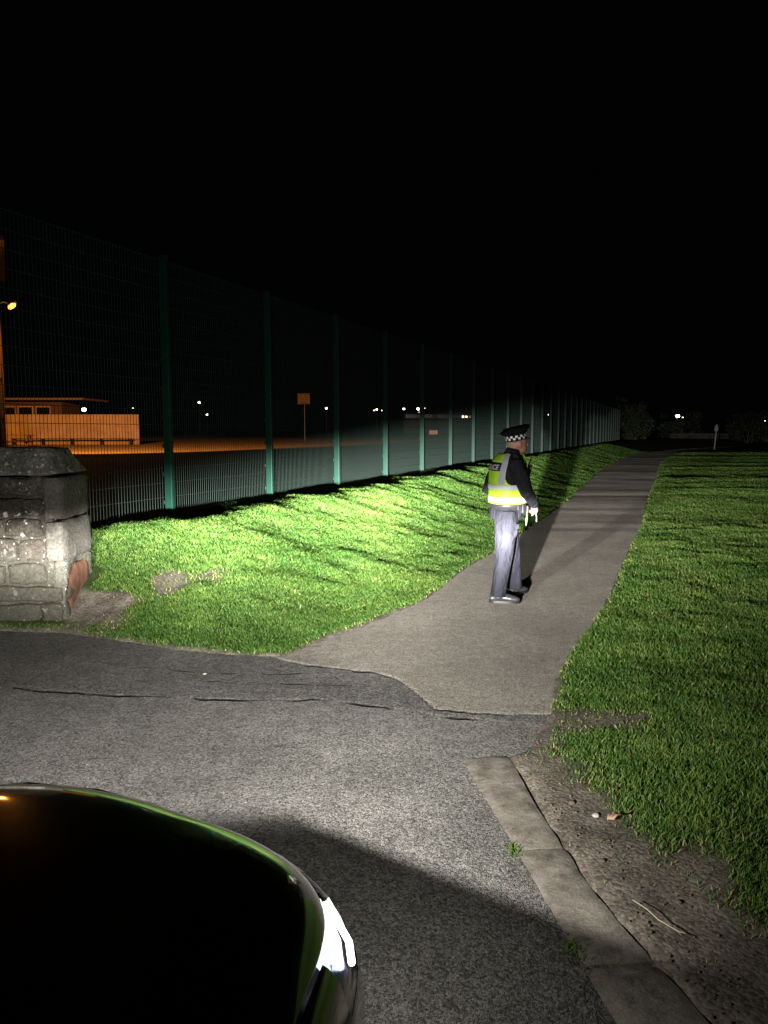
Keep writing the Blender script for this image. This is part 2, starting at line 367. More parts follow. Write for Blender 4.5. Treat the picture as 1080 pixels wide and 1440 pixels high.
def height(x, y, sd=None):
    sd = sdist(x, y) if sd is None else sd
    d = np.maximum(sd, 0); left = x < cx(y)
    df = (x-F0[0])*FN[0] + (y-F0[1])*FN[1]; dfp = np.maximum(df, 0)
    t = d/(d+dfp+1e-6); t = np.where(df <= 0, 1.0, t)
    bank = ZF*(t**.85*(1-.25*np.sin(PI*t)*0)) 
    tq = np.clip(t/.78, 0, 1); bank = ZF*(.28*t + .72*tq*tq*(3-2*tq)) + .05*np.exp(-((t-.74)/.12)**2)
    k = np.clip(d/.35, 0, 1)
    lum = k*(.058*fbm(x*.9, y*.9, 3, 3) + .045*vn(x*3.3, y*3.3, 8) + .016*vn(x*9, y*9, 18)) * np.where(left, np.where(df < .4, .1, 1), .62)
    farr = np.clip((y-9)/12, 0, 1)*k*np.where(left, .0, 1)*(.12*vn(x*.12, y*.5, 77))
    lip = np.where(sd > 0, .012+.014*np.clip(d/.06, 0, 1), -.035*np.clip(-sd/.06, 0, 1))
    # the kerb side: worn soil level with the kerb
    z = und(x, y) + lip + lum + farr + np.where(left & (y > 5.2), bank*np.clip(d/.02, 0, 1), 0)
    z = np.where(left & (df < -0.3) & (y > 5.2), ZF, z)
    z = np.where(sd > .01, np.maximum(z, und(x, y) + .016), z)
    return z
kx = np.array([p[0] for p in kr])[::-1]; ky = np.array([p[1] for p in kr])[::-1]
def turf(x, y, sd):
    """how much grass grows here, 0..1"""
    nz = fbm(x*2.3, y*2.3, 41, 4)
    m = np.clip((sd - .005 - .07*nz)/.07, 0, 1)
    # worn strip beside the kerb
    dk = x - np.interp(y, ky, kx)
    wd = np.interp(y, [-6, 1.5, 2.35, 2.85, 3.1, 4.1, 4.67, 5.3, 5.8], [.5, .45, .34, .33, .28, .27, .28, .10, 0])
    m = np.where((y < 5.8) & (x > .4), m*np.clip((dk - wd + nz*.24)/.22, 0, 1), m)
    for (bx_, by_, r, s) in ((1.25, 4.62, .27, .85), (1.3, 2.95, .17, .9), (-2.58, 7.15, .30, 1), (-2.72, 6.78, .16, .8), (-2.12, 7.5, .26, .9), (-1.75, 7.62, .20, .6), (-2.4, 6.72, .18, .6), (1.75, 3.1, .12, .5)):
        q = np.hypot(x-bx_, (y-by_)*.9); m = m*(1 - s*np.clip((r*(1+1.1*nz) - q)/.10+.3, 0, 1))
    m = np.maximum(m, np.where((sd > .03), .10*(vn(x*14, y*14, 71) > .12)*(.5+vn(x*3, y*3, 72)), 0))
    df = (x-F0[0])*FN[0] + (y-F0[1])*FN[1]
    m = np.where((df < .06) & (x < cx(y)), 0, m)
    return m

# ------------------------------------------------------------------ ground sheet
ys = [-12, -8, -6, -4, -2, -1, 0, .5, 1, 1.4]
y = 1.7
while y < 12: ys.append(y); y += .05
while y < 900: ys.append(y); y += .05 + (y-12)*.016
ys = np.array(ys)
off = [0]; step = .055
while off[-1] < 900:
    off.append(off[-1]+step)
    if off[-1] > 4.6: step *= 1.13
off = np.array(off); offs = np.concatenate([-off[:0:-1], off])
YY = np.repeat(ys[:, None], len(offs), 1); XX = cx(YY) - .9*np.clip((12-YY)/4, 0, 1) + offs[None, :]
SD = sdist(XX, YY); ZZ = height(XX, YY, SD); TT = turf(XX, YY, SD)
ground = link('ground', gridmesh('ground', XX, YY, ZZ, attr={'turf': TT}), m_ground, kind='structure')

def sheet(name, x0, x1, y0, y1, st, zf, m, skew=False):
    yv = np.arange(y0, y1+st*.5, st); xv = np.arange(x0, x1+st*.5, st); Y = np.repeat(yv[:, None], len(xv), 1); X = np.repeat(xv[None, :], len(yv), 0)
    if skew: X = X + cx(Y)
    return link(name, gridmesh(name, X, Y, zf(X, Y)), m, kind='structure')
line2x = [-30, -3.4, -1.43, -.89, -.42, .09, .45, .81, 2]; line2y = [6.0, 5.30, 5.02, 4.94, 4.95, 4.80, 4.66, 4.55, 4.4]
seamx = [-30, -1.2, -.78, -.60, -.32, -.1, .10, .24, .32, .54, .81, 1.03, 2]; seamy = [7.9, 6.3, 5.82, 5.70, 5.62, 5.56, 5.37, 5.0, 4.77, 4.68, 4.67, 4.67, 4.67]
sheet('road', -14, 3.2, -6, 1.7, .2, lambda X, Y: und(X, Y)+.0, m_road)
sheet('road', -7, 1.6, 1.7, 5.6, .05, lambda X, Y: und(X, Y)-.3*np.clip((X-np.interp(Y, ky, kx)-.1)/.1, 0, 1)*(Y < 4.1), m_road)
def zpatch(X, Y):
    e = Y - (np.interp(X, line2x, line2y) + .05*fbm(X*4, Y*4, 60, 3)); return und(X, Y) - .014 + .019*np.clip(e/.05, 0, 1)
sheet('road_repair', -9, -2.2, 4.3, 8.2, .05, zpatch, m_patch)
repair = sheet('road_repair', -2.2, 1.4, 4.4, 7.2, .02, zpatch, m_patch)
def zpath(X, Y):
    e = Y - (np.interp(X, seamx, seamy) + .035*fbm(X*5, Y*5, 61, 3)); return und(X, Y) - .010 + .020*np.clip(e/.06, 0, 1)
yv = np.concatenate([np.arange(4.5, 6.3, .018), np.arange(6.3, 9, .04), np.arange(9, 88.05, .1)]); xv = np.arange(-1.56, 1.43, .03)
Yp = np.repeat(yv[:, None], len(xv), 1); Xp = cx(Yp)+xv[None, :]; link('path', gridmesh('path', Xp, Yp, zpath(Xp, Yp)), m_path, kind='structure')
m_crack = simple('tarry_crack', (.012, .011, .010), .95, spec=.1)
def crack(fx, x0, x1, dy, w, seed, zo):
    n = int((x1-x0)/.012); xs = np.linspace(x0, x1, n); yc = fx(xs) + dy + .05*fbm(xs*5, xs*0+seed, seed, 4); wd = w*np.clip(.35+1.5*fbm(xs*6, xs*0+seed+4, seed, 2)+.3, 0, 1.3)
    X = np.stack([xs, xs]); Y = np.stack([yc-wd/2, yc+wd/2]); o = link('tarmac_crack', gridmesh('tarmac_crack', X, Y, und(X, Y)+zo), m_crack, repair); return o
crack(lambda x: np.interp(x, line2x, line2y)+.05*fbm(x*4, np.interp(x, line2x, line2y)*4, 60, 3), -2.6, .70, -.002, .016, 3, .010)
crack(lambda x: np.interp(x, seamx, seamy)+.035*fbm(x*5, np.interp(x, seamx, seamy)*5, 61, 3), -.75, .75, .0, .014, 5, .015)
crack(lambda x: 5.62+.12*np.sin(x*2), -2.1, -.6, .0, .009, 8, .010)
crack(lambda x: 5.22-.10*x, -1.5, .1, .0, .007, 11, .010)
# tarmac court beyond the fence
bm = bmesh.new()
for a in ((0, 0),):
    p = [F0 + FD*(-14) - FN*.12, F0 + FD*95 - FN*.12, F0 + FD*95 - FN*130, F0 + FD*(-14) - FN*130]
    bm.faces.new([bm.verts.new((q[0], q[1], ZF+.006)) for q in p][::-1])
obj('school_court', bm, m_far, kind='structure')

# ------------------------------------------------------------------ grass
def ground_z(x, y): return height(x, y)
def make_grass(name, side, seed):
    rs = np.random.RandomState(seed); px, py, sz = [], [], []
    yb = [1.9]
    while yb[-1] < 60: yb.append(yb[-1]*1.06)
    for y0, y1 in zip(yb, yb[1:]):
        ym = (y0+y1)/2; w = .0030+.00085*ym; h = .040; dep = 1.8/ym
        rho = min(11000, 3.6*dep/(w*h*.5)); rho *= 1.6 if side < 0 else 1.1
        if ym > 30: rho *= .8
        hw = .53*ym+.8; n = int(rho*(2*hw)*(y1-y0))
        x = rs.uniform(-hw, hw, n); y_ = rs.uniform(y0, y1, n)
        s = (x < cx(y_)) & (y_ > 5.2) if side < 0 else (x >= cx(y_)) | (y_ <= 5.2)
        if side > 0: s &= x > .6
        x = x[s]; y_ = y_[s]; sd = sdist(x, y_); t = turf(x, y_, sd); keep = (rs.uniform(size=len(x)) < t) & (sd > 0)
        px.append(x[keep]); py.append(y_[keep]); sz.append(np.full(keep.sum(), ym))
    x = np.concatenate(px); y_ = np.concatenate(py); ym = np.concatenate(sz)
    ok = ~((x > -3.7) & (x < -2.82) & (y_ > 6.8) & (y_ < 7.65)); x = x[ok]; y_ = y_[ok]; ym = ym[ok]
    z = ground_z(x, y_)-.004; N = len(x); t = turf(x, y_, sdist(x, y_))
    clump = .5+vn(x*2.2, y_*2.2, 90); 
    h = .76*(.018+.034*rs.uniform(size=N)**1.5+.030*clump*(.4+.6*rs.uniform(size=N)))*(.55+.45*t)*(1+.006*ym); w = (.0021+.00080*ym)*(.7+.6*rs.uniform(size=N))
    fa = rs.uniform(0, 2*PI, N); la = rs.uniform(0, 2*PI, N)+2.5*vn(x*1.6, y_*1.6, 14); lean = h*(.25+.75*rs.uniform(size=N))
    cf, sf = np.cos(fa)*w/2, np.sin(fa)*w/2; lx, ly = np.cos(la)*lean, np.sin(la)*lean
    V = np.zeros((N, 5, 3))
    V[:, 0] = np.stack([x-cf, y_-sf, z], -1); V[:, 1] = np.stack([x+cf, y_+sf, z], -1)
    V[:, 2] = np.stack([x-cf*.8+lx*.35, y_-sf*.8+ly*.35, z+h*.62], -1); V[:, 3] = np.stack([x+cf*.8+lx*.35, y_+sf*.8+ly*.35, z+h*.62], -1)
    V[:, 4] = np.stack([x+lx, y_+ly, z+h*.98], -1)
    b = np.arange(N)[:, None]*5; Fc = np.concatenate([b+np.array([[0, 1, 3]]), b+np.array([[0, 3, 2]]), b+np.array([[2, 3, 4]])], 0)
    me = bpy.data.meshes.new(name); fast(me, V.reshape(-1, 3), Fc)
    patch = .5+fbm(x*1.1, y*1.1, 55, 3); tint = np.clip(rs.uniform(size=N)*.62+.15*clump+.22*patch+.10*(1-t)+(.13 if side > 0 else 0), 0, .93); dry = rs.uniform(size=N) < ((.03 if side > 0 else .012)+.28*(1-t)); tint = np.where(dry, 1.0, tint)
    a = me.attributes.new('tint', 'FLOAT', 'POINT'); a.data.foreach_set('value', np.repeat(tint, 5).astype(np.float32))
    print(name, N)
    return link(name, me, m_grass, kind='stuff')
tag(make_grass('verge_grass', -1, 1), 'bright green rough grass on the bank between the tall fence and the path', 'grass')
tag(make_grass('lawn_grass', 1, 2), 'short green lawn to the right of the path and the kerb', 'grass')
# ------------------------------------------------------------------ kerb stones
def kerb_outline(y):
    lx = np.interp(y, [1.0, 2.155, 2.549, 3.13, 3.541, 4.07], [.80, .711, .655, .575, .512, .43])
    return float(lx), float(np.interp(y, ky, kx))
kj = [4.08, 3.142, 2.42, 1.66, .9]
klab = ['pale kerb stone at the far end of the kerb, its square end facing the path', 'concrete kerb stone second from the far end, crossed by the edge of the headlight beam',
        'dark worn kerb stone in the shade at the bottom of the photo', 'shaded kerb stone nearest to the camera, running out of the picture']
for i, (a, b) in enumerate(zip(kj, kj[1:])):
    bm = bmesh.new(); n = 14; rows = []
    for j in range(n+1):
        y = a-.006 + (b-a+.012)*j/n; l, r = kerb_outline(y); zz = float(und(np.array([r]), np.array([y]))[0])
        top = zz+.008+.004*(i % 2)+.004*math.sin(3*i+j*.2)
        pts = []
        for k in range(9):
            u = k/8; xx = l+(r-l)*u + (.006*mnoise.noise((u*3, y*9, i)) if k in (0, 8) else 0)
            rim = .006 if k in (0, 8) else 0; rim += .008 if j in (0, n) else 0
            pts.append(bm.verts.new((xx, y, top - rim + .004*mnoise.noise((xx*9, y*9, i*3)) + .012*u)))
        rows.append(pts)
    for p, q in zip(rows, rows[1:]):
        for k in range(8): bm.faces.new((p[k], q[k], q[k+1], p[k+1]))
    es = [e for e in bm.edges if e.is_boundary]; g = bmesh.ops.extrude_edge_only(bm, edges=es)
    for v in [v for v in g['geom'] if isinstance(v, bmesh.types.BMVert)]: v.co.z -= .09
    bmesh.ops.recalc_face_normals(bm, faces=bm.faces)
    o = obj('kerb_stone', bm, m_kerb, None, True, None, 40); tag(o, klab[i], 'kerb stone', 'kerb stones beside the worn lawn edge')

# loose stones and litter
def pebble(name, x, y, s, m, lab, cat, grp=None):
    bm = bmesh.new(); bmesh.ops.create_icosphere(bm, subdivisions=2, radius=s)
    for v in bm.verts: v.co *= 1+.35*mnoise.noise(v.co*(1.4/s)+Vector((x, y, 0))); v.co.z *= .6
    z = float(height(np.array([x]), np.array([y]))[0]); z = max(z, float(und(np.array([x]), np.array([y]))[0]))
    o = obj(name, bm, m, None, True); o.location = (x, y, z+s*.25); tag(o, lab, cat, grp)
m_peb = simple('pale_stone_chip', (.42, .38, .32), .8, var=.3, vscale=60)
m_peb2 = simple('brown_stone_chip', (.12, .09, .065), .9, var=.3, vscale=60)
pebble('stone', .985, 3.41, .017, m_peb, 'small pale stone lying in the dirt right of the far kerb stone', 'stone')
pebble('stone', .90, 3.52, .016, m_peb2, 'small brown stone in the dirt close beside the far kerb stone', 'stone')
pebble('stone', .905, 3.02, .014, m_peb2, 'dark pebble in the worn strip beside the second kerb stone', 'stone')
pebble('stone', -1.33, 5.55, .016, m_peb, 'single white chip of stone on the dark tarmac below the grass bank', 'stone')
pebble('stone', 1.12, 2.75, .013, m_peb2, 'small pebble in the bare soil near the broken dry stalk', 'stone')
rs = np.random.RandomState(5); bm = bmesh.new()
for i in range(420):
    if i < 250:
        y = rs.uniform(1.9, 4.9); x = float(np.interp(y, ky, kx)) + .02 + abs(rs.normal())*.19
    else:
        y = rs.uniform(2.2, 6.2); x = rs.uniform(-2.8, .6)
    s = rs.uniform(.0025, .0085)*(1 if i < 250 else .75); q = bmesh.ops.create_icosphere(bm, subdivisions=1, radius=s)
    z = float(height(np.array([x]), np.array([y]))[0]); z = max(z, float(und(np.array([x]), np.array([y]))[0]))
    bmesh.ops.transform(bm, matrix=Matrix.Translation((x, y, z+s*.4)) @ Matrix.Rotation(rs.uniform(0, 3), 4, 'Z') @ Matrix.Diagonal((1, rs.uniform(.5, 1), rs.uniform(.4, .8), 1)), verts=q['verts'])
o = obj('grit', bm, m_peb2, None, True, kind='stuff'); tag(o, 'loose grit and small chippings scattered on the tarmac and bare soil', 'grit')
o = tubeobj('stalk', [(.935, 2.72, .045), (.965, 2.66, .05), (.99, 2.60, .046), (1.04, 2.545, .04), (1.06, 2.535, .04)], [.0016, .002, .0022, .002, .001], simple('dry_straw', (.5, .43, .28), .7), n=5)
tag(o, 'long dry pale stalk lying across the dirt at the kerb', 'stalk')
bm = bmesh.new()
for i in range(7): tube(bm, [(1.02+.004*i, 3.34, .035), (1.03+.006*i, 3.36+.006*math.sin(i*2), .048), (1.035+.012*i, 3.375, .042)], .004, 5)
o = obj('dead_leaf', bm, simple('dead_leaf_tan', (.34, .22, .14), .7), None, True); o.location = (-.0, .0, 0); tag(o, 'crumpled tan dead leaf on the dirt right of the far kerb stone', 'leaf')
# weeds at the kerb foot
def weeds(x0, y0, n, r, seed, lab):
    rr = random.Random(seed); vs = []; fs = []
    for i in range(n):
        x = x0+rr.gauss(0, r); y = y0+rr.gauss(0, r*1.6); h = rr.uniform(.008, .026); a = rr.uniform(0, 6.3); w = .0028; b = len(vs)
        z = float(und(np.array([x]), np.array([y]))[0])
        vs += [(x-w, y, z), (x+w, y, z), (x+w+.4*h*math.cos(a), y+.4*h*math.sin(a), z+h*.6), (x-w+.4*h*math.cos(a), y+.4*h*math.sin(a), z+h*.6), (x+h*.9*math.cos(a), y+h*.9*math.sin(a), z+h)]
        fs += [(b, b+1, b+2), (b, b+2, b+3), (b+3, b+2, b+4)]
    me = bpy.data.meshes.new('weed'); fast(me, vs, fs); at = me.attributes.new('tint', 'FLOAT', 'POINT'); at.data.foreach_set('value', np.repeat([rr.uniform(.4, .9) for _ in range(n)], 5).astype(np.float32))
    tag(link('weed', me, m_grass, kind='stuff'), lab, 'weed')
weeds(.56, 3.14, 36, .016, 3, 'small tuft of yellow green weed at the left foot of the kerb joint')
weeds(.66, 2.50, 60, .022, 4, 'dark low weeds growing where the kerb passes into shade')

# ------------------------------------------------------------------ fence
NP = 31
fence = thing('mesh_fence', 'tall dark green welded mesh fence running along the top of the grass bank', 'fence', (F0[0], F0[1], ZF))
fang = math.atan2(FD[1], FD[0]); SP = math.hypot(.98, 2.56); HF = 3.4
fence.rotation_euler.z = fang
pm = newbox((0, 0, HF/2), (.062, .105, HF+.0), 0, .006)
me = bpy.data.meshes.new('post'); pm.to_mesh(me); pm.free(); me.materials.append(m_green)
capm = bmesh.new(); bx(capm, (0, 0, .012), (.074, .117, .024), 0, .006); mcap = bpy.data.meshes.new('post_cap'); capm.to_mesh(mcap); capm.free(); mcap.materials.append(m_green)
clipm = bmesh.new()
bx(clipm, (0, 0, 0), (.03, .012, .05), 0, .003)
mclip = bpy.data.meshes.new('clip'); clipm.to_mesh(mclip); clipm.free(); mclip.materials.append(m_green)
ft = bmesh.new(); bx(ft, (0, 0, -.03), (.34, .36, .12), 0, .02)
for v in ft.verts: v.co += Vector((mnoise.noise(v.co*6), mnoise.noise(v.co*7+Vector((3, 0, 0))), 0))*.05
mft = bpy.data.meshes.new('footing'); ft.to_mesh(mft); ft.free(); mft.materials.append(m_conc)
pmn = bmesh.new(); L = SP-.01; nv = int(L/.05)
def wire(bmx, a, b, r, n=4):
    tube(bmx, [a, b], r, n, caps=False)
for i in range(nv+1): wire(pmn, (i*L/nv, -.0, .03), (i*L/nv, -.0, HF), .0031, 5)
for i in range(18):
    z = .05+i*(HF-.07)/17; wire(pmn, (0, -.006, z), (L, -.006, z), .0034); wire(pmn, (0, .006, z), (L, .006, z), .0034)
mpan = bpy.data.meshes.new('mesh_panel'); pmn.to_mesh(mpan); pmn.free(); mpan.materials.append(m_wire); mpan.shade_smooth()
gr = bmesh.new(); bx(gr, (0, 0, .0), (SP-.16, .06, .10), 0, .008); mgr = bpy.data.meshes.new('gravel_board'); gr.to_mesh(mgr); gr.free(); mgr.materials.append(m_conc)
for i in range(-3, NP):
    p = link('post', me, None, fence); p.location = ((i if i != -1 else -1.09)*SP, 0, 0)
    c = link('post_cap', mcap, None, p); c.location = (0, 0, HF+.004)
    if i < 12: pass
    if 0 <= i < 5:
        for k in range(9):
            for sx in (-.052, .052): c = link('clip', mclip, None, p); c.location = (sx*.75, .058, .18+k*.38)
    c = link('footing', mft, None, p); c.rotation_euler.z = i*1.3
    if i < NP-1:
        q = link('mesh_panel', mpan, None, fence, 'stuff'); q.location = (i*SP+.005, .068, 0)
        if i == -1: q.location.x = -1.09*SP; q.scale.x = 1.09
        g_ = link('gravel_board', mgr, None, fence); g_.location = ((i+.5)*SP, -.01, -.02)

# ------------------------------------------------------------------ stone gate pier
pier = thing('stone_gate_pier', 'weathered lichen covered stone gate pier with sloping capstone at the left edge', 'gate pier', (-3.45, 7.2, 0))
def stone(name, x0, x1, y0, y1, z0, z1, m, seed, rough=.021, bev=.03, par=pier, cut=None, seg=.05):
    bm = bmesh.new(); bx(bm, ((x0+x1)/2, (y0+y1)/2, (z0+z1)/2), (x1-x0, y1-y0, z1-z0))
    n = max(2, int(max(x1-x0, z1-z0)/seg)); bmesh.ops.subdivide_edges(bm, edges=list(bm.edges), cuts=min(n, 9), use_grid_fill=True)
    c = Vector(((x0+x1)/2, (y0+y1)/2, (z0+z1)/2)); hs = Vector(((x1-x0)/2, (y1-y0)/2, (z1-z0)/2))
    for v in bm.verts:
        d = v.co-c
        # round the arrises
        ex = [max(0, abs(d[k])-(hs[k]-bev)) for k in range(3)]; l = math.sqrt(sum(e*e for e in ex))
        if l > bev: 
            for k in range(3):
                if ex[k] > 0: d[k] = math.copysign(hs[k]-bev + ex[k]*bev/l, d[k])
        v.co = c+d
        w = v.co*5+Vector((seed*3.1, 0, 0)); nz = Vector((mnoise.noise(w), mnoise.noise(w+Vector((9, 0, 0))), mnoise.noise(w+Vector((0, 9, 0)))))
        nz2 = mnoise.noise(v.co*17+Vector((seed, 0, 0)))
        v.co += nz*rough + d.normalized()*nz2*rough*.8
        if cut: v.co = cut(v.co)
        v.co -= Vector((-3.45, 7.2, 0))
    return obj(name, bm, m, par, True, None, 60)
X0, X1, Y0, Y1 = -4.15, -2.915, 6.85, 7.55
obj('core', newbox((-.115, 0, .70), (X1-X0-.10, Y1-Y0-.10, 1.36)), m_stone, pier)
courses = [(0, .235), (.243, .395), (.403, .60), (.61, .83), (.84, 1.01), (1.02, 1.20), (1.21, 1.385)]
splits = [[-3.12], [-3.62], [-3.42], [-3.3, -3.66], [-3.4], [-3.25, -3.75], [-3.5]]
rr = random.Random(11); sd_ = 0
qx = -3.07
for ci, ((z0, z1), sp) in enumerate(zip(courses, splits)):
    xr = X1+.01 if ci < 2 else qx+rr.uniform(-.03, .04)
    xs = [X0] + sorted(s for s in sp if s < xr-.08) + [xr]
    for a, b in zip(xs, xs[1:]):
        sd_ += 1; j = .007
        if ci == 0: z0 = -.05
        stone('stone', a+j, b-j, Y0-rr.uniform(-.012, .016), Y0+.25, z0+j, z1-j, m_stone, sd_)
# smooth quoin slab that forms the right-hand face, its foot spalled away
def spall(co):
    if co.z < .62 and co.x > -3.1:
        k = max(0, 1-abs((co.z-.36)/.30))*max(0, 1-abs((co.y-7.22+(co.z-.36)*-.3)/.34)); co.x -= .11*min(1, k*2.2)
    return co
stone('quoin_stone', qx+.02, X1+.035, Y0-.004, Y1, .62, .985, m_render, 31, .010, .03)
stone('quoin_stone', qx+.01, X1+.022, Y0+.006, Y1-.01, .995, 1.385, m_render, 32, .010, .035)
stone('quoin_stone', qx+.05, X1+.045, Y0+.03, Y1+.01, -.05, .625, stone_mat('pale_quoin_stone', ((.055, .055, .042), (.10, .097, .075), (.15, .145, .118)), .5, 14), 33, .012, .05, cut=spall)
stone('spalled_face', qx+.12, X1+.012, Y0+.12, Y1-.04, -.02, .56, m_red, 34, .012, .06)
for (a, b, z0, z1) in ((X0, -3.6, 0, .5), (-3.6, -2.99, 0, .45), (X0, -3.5, .5, .95), (-3.5, -2.99, .45, .95), (X0, -3.7, .95, 1.385), (-3.7, -2.99, .95, 1.385)):
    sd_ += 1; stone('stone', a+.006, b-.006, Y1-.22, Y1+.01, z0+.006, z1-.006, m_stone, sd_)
def capcut(co):
    # slopes on all sides towards the middle
    t = max(0, (co.z-1.40)/.24)
    cxm, cym = (X0+X1)/2, 7.2
    co.x = cxm+(co.x-cxm)*(1-.20*t); co.y = cym+(co.y-cym)*(1-.42*t)
    co.z += .014*mnoise.noise(Vector((co.x*7, co.y*7, 1)))
    return co
stone('capstone', X0-.03, X1+.012, Y0-.012, Y1+.01, 1.395, 1.645, m_cap, 51, .012, .03, cut=capcut, seg=.11)

# ------------------------------------------------------------------ buildings and things beyond the fence
bld = thing('brick_building', 'tall brick building at the left edge lit orange by its wall lamp', 'building', (-14.62, 29.9, ZF), R(25.8))
def BL(x, y, z): return (x-3.72, y+4.2, z)
obj('wall', newbox(BL(0, 0, 4.1), (7.4, 8.4, 8.2)), m_brick, bld)
obj('eaves', newbox(BL(0, 0, 8.32), (8.0, 9.0, .22), 0, .03), m_dwood, bld)
obj('roof', newbox(BL(0, 0, 8.75), (7.6, 8.6, .6), 0, .1), m_black, bld)
dp = tubeobj('drainpipe', [BL(3.6, -4.30, .1), BL(3.6, -4.30, 5.3), BL(3.55, -4.22, 5.5)], .055, m_pipe, bld, 10)
for z in (1.6, 3.1, 4.6): obj('pipe_bracket', newbox(BL(3.6, -4.28, z), (.17, .14, .05)), m_black, dp)
obj('door_frame', newbox(BL(3.15, -4.225, 1.1), (.62, .05, 2.2), 0, .01), m_white, bld)
obj('window', newbox(BL(3.3, -4.215, 2.75), (.5, .03, .34)), m_win, bld)
obj('sign_plate', newbox(BL(3.25, -4.24, 1.55), (.5, .03, .3)), m_white, bld)
wl = thing('wall_lamp', 'glowing orange sodium lamp on a bracket at the building corner', 'lamp', (-14.38, 29.72, 6.50))
tubeobj('bracket', [(-.25, 0, .0), (.0, 0, .12), (.2, .1, .06)], .025, m_black, wl, 8)
obj('lamp_housing', newbox((.28, .12, .05), (.34, .2, .1), .4, .02, ry=-.5), m_black, wl)
bm = bmesh.new(); ball(bm, (.30, .05, -.03), (.17, .10, .09), 14, Matrix.Rotation(-.6, 4, 'Y')); obj('bulb', bm, m_sodium, wl, True)
wall = thing('boundary_wall', 'long low pale wall glowing orange under the sodium lamp', 'wall', (-25, 62, ZF))
for i in range(8):
    b = newbox((-9.75+1.9*i+.9+.0, .12*i*0, 1.2), (1.88, .22, 2.4), 0, .01); obj('wall_panel', b, m_panel, wall)
for i in range(5): obj('bench_leg', newbox((-4.2+2.3*i, -1.0, .22), (.12, .35, .44)), m_black, wall)
b = newbox((.4, -1.0, .47), (9.6, .38, .06)); obj('bench_seat', b, m_black, wall)
shed = thing('flat_roofed_block', 'low flat roofed block with pale framed windows behind the orange wall', 'building', (-32.0, 68, ZF))
obj('wall', newbox((-1, 2, 1.8), (9.5, 4, 3.6)), simple('brown_cladding', (.10, .07, .05), .9, var=.3), shed)
obj('roof', newbox((0, 1.5, 3.82), (12.5, 6, .16)), simple('grey_fascia', (.25, .2, .17), .7), shed)
for i in range(4):
    w_ = obj('window', newbox((-2.5+1.55*i, -.03, 2.75), (1.35, .05, 1.0)), m_pipe, shed); obj('pane', newbox((-2.5+1.55*i, -.065, 2.75), (1.15, .03, .8)), m_glassdark, w_)
# picnic table
pt = thing('picnic_table', 'dark timber picnic table in front of the orange wall', 'picnic table', (-21.9, 46, ZF), .1)
for i in range(5): obj('plank', newbox((0, -.30+.15*i, .86), (1.9, .135, .04), 0, .004), m_dwood, pt)
for s in (-1, 1):
    for k in range(2): obj('seat_plank', newbox((0, s*(.66+.14*k), .50), (1.9, .125, .04)), m_dwood, pt)
    obj('cross_beam', newbox((s*.68, 0, .45), (.06, 1.6, .10)), m_dwood, pt)
    for t in (-1, 1): obj('leg', newbox((s*.74, t*.42, .42), (.06, .11, .98), 0, 0, rx=t*.42), m_dwood, pt)
# basketball backboard
bb = thing('basketball_hoop', 'orange tinted basketball backboard on a thin post seen through the fence', 'basketball hoop', (-6.4, 62, ZF))
obj('backboard', newbox((0, 0, 3.65), (.95, .05, .85)), simple('faded_backboard', (.06, .045, .025), .7, var=.2), bb)
tubeobj('post', [(0, .5, 0), (0, .5, 3.3), (0, .05, 3.6)], .05, m_bolt, bb)
bm = bmesh.new(); rg = [(0.23*math.cos(a*PI/8), -.28+.23*math.sin(a*PI/8), 3.32) for a in range(17)]; tube(bm, rg, .012, 6, False); obj('rim', bm, m_bolt, bb, True)
# far street lamps, each where it stands
def far_lamp(x, Y, z, s, m, lab):
    gz = .0; t = thing('street_lamp', lab, 'street lamp', (x, Y, gz), 0, 'far street lamps along the horizon')
    tubeobj('pole', [(0, .15, 0), (0, .15, z-.5), (0, .1, z+.12)], [.09, .07, .05], m_bolt, t, 8)
    obj('lamp_head', newbox((0, .0, z+s*.45), (s*1.2, s*1.1, s*.25), 0, .02), m_black, t)
    bm = bmesh.new(); ball(bm, (0, 0, z), (s*.5, s*.5, s*.42), 10); obj('lens', bm, m, t, True)
def fl(u, v, Y, s, m, lab):
    f = Y/math.cos(R(6.067)); rx = (u-540)/1082; yy = -(v-720)/1082; P = R(6.067)
    r = Vector((rx, math.cos(P)+yy*math.sin(P), -math.sin(P)+yy*math.cos(P))); k = Y/r.y
    far_lamp(r.x*k, Y, 1.8+r.z*k, s, m, lab)
fl(118, 576, 150, .85, m_led, 'brightest white far lamp above the orange wall')
fl(187, 574, 160, .3, m_led2, 'faint lamp above the right end of the orange wall')
fl(280, 566, 150, .42, m_led, 'white far lamp, upper of the two in the second bay')
fl(291, 583, 170, .36, m_led, 'white far lamp, lower of the two in the second bay')
fl(459, 574, 170, .50, m_led, 'single far lamp just left of the third post, beside the backboard')
fl(526, 577, 180, .36, m_led2, 'dim leftmost lamp of the cluster in the fourth bay')
fl(530, 576, 185, .5, m_led, 'brightest lamp of the cluster in the fourth bay')
fl(537, 577, 175, .34, m_led2, 'right lamp of the cluster in the fourth bay, on a visible pole')
fl(568, 575, 170, .48, m_led, 'lone far lamp in the fifth bay left of its post')
fl(588, 575, 165, .62, m_led, 'bright far lamp close to the fifth post')
fl(589, 580, 190, .42, m_led2, 'lamp just beneath the bright one near the fifth post')
fl(597, 574, 190, .40, m_led2, 'small far lamp directly right of the fifth post')
fl(771, 583, 190, .26, m_led, 'tiny lamp seen through the distant fence right of the officer')
fl(953, 585, 150, .75, m_led, 'white street lamp above the far end of the path')
fl(960, 587, 170, .30, m_led2, 'faint lamp right beside the one above the path end')
fl(1077, 592, 160, .42, m_led, 'small white lamp at the right edge of the view')
hs = thing('far_house', 'distant dark house with one dimly lit window seen through the fence', 'house', (11.5, 172, .0))
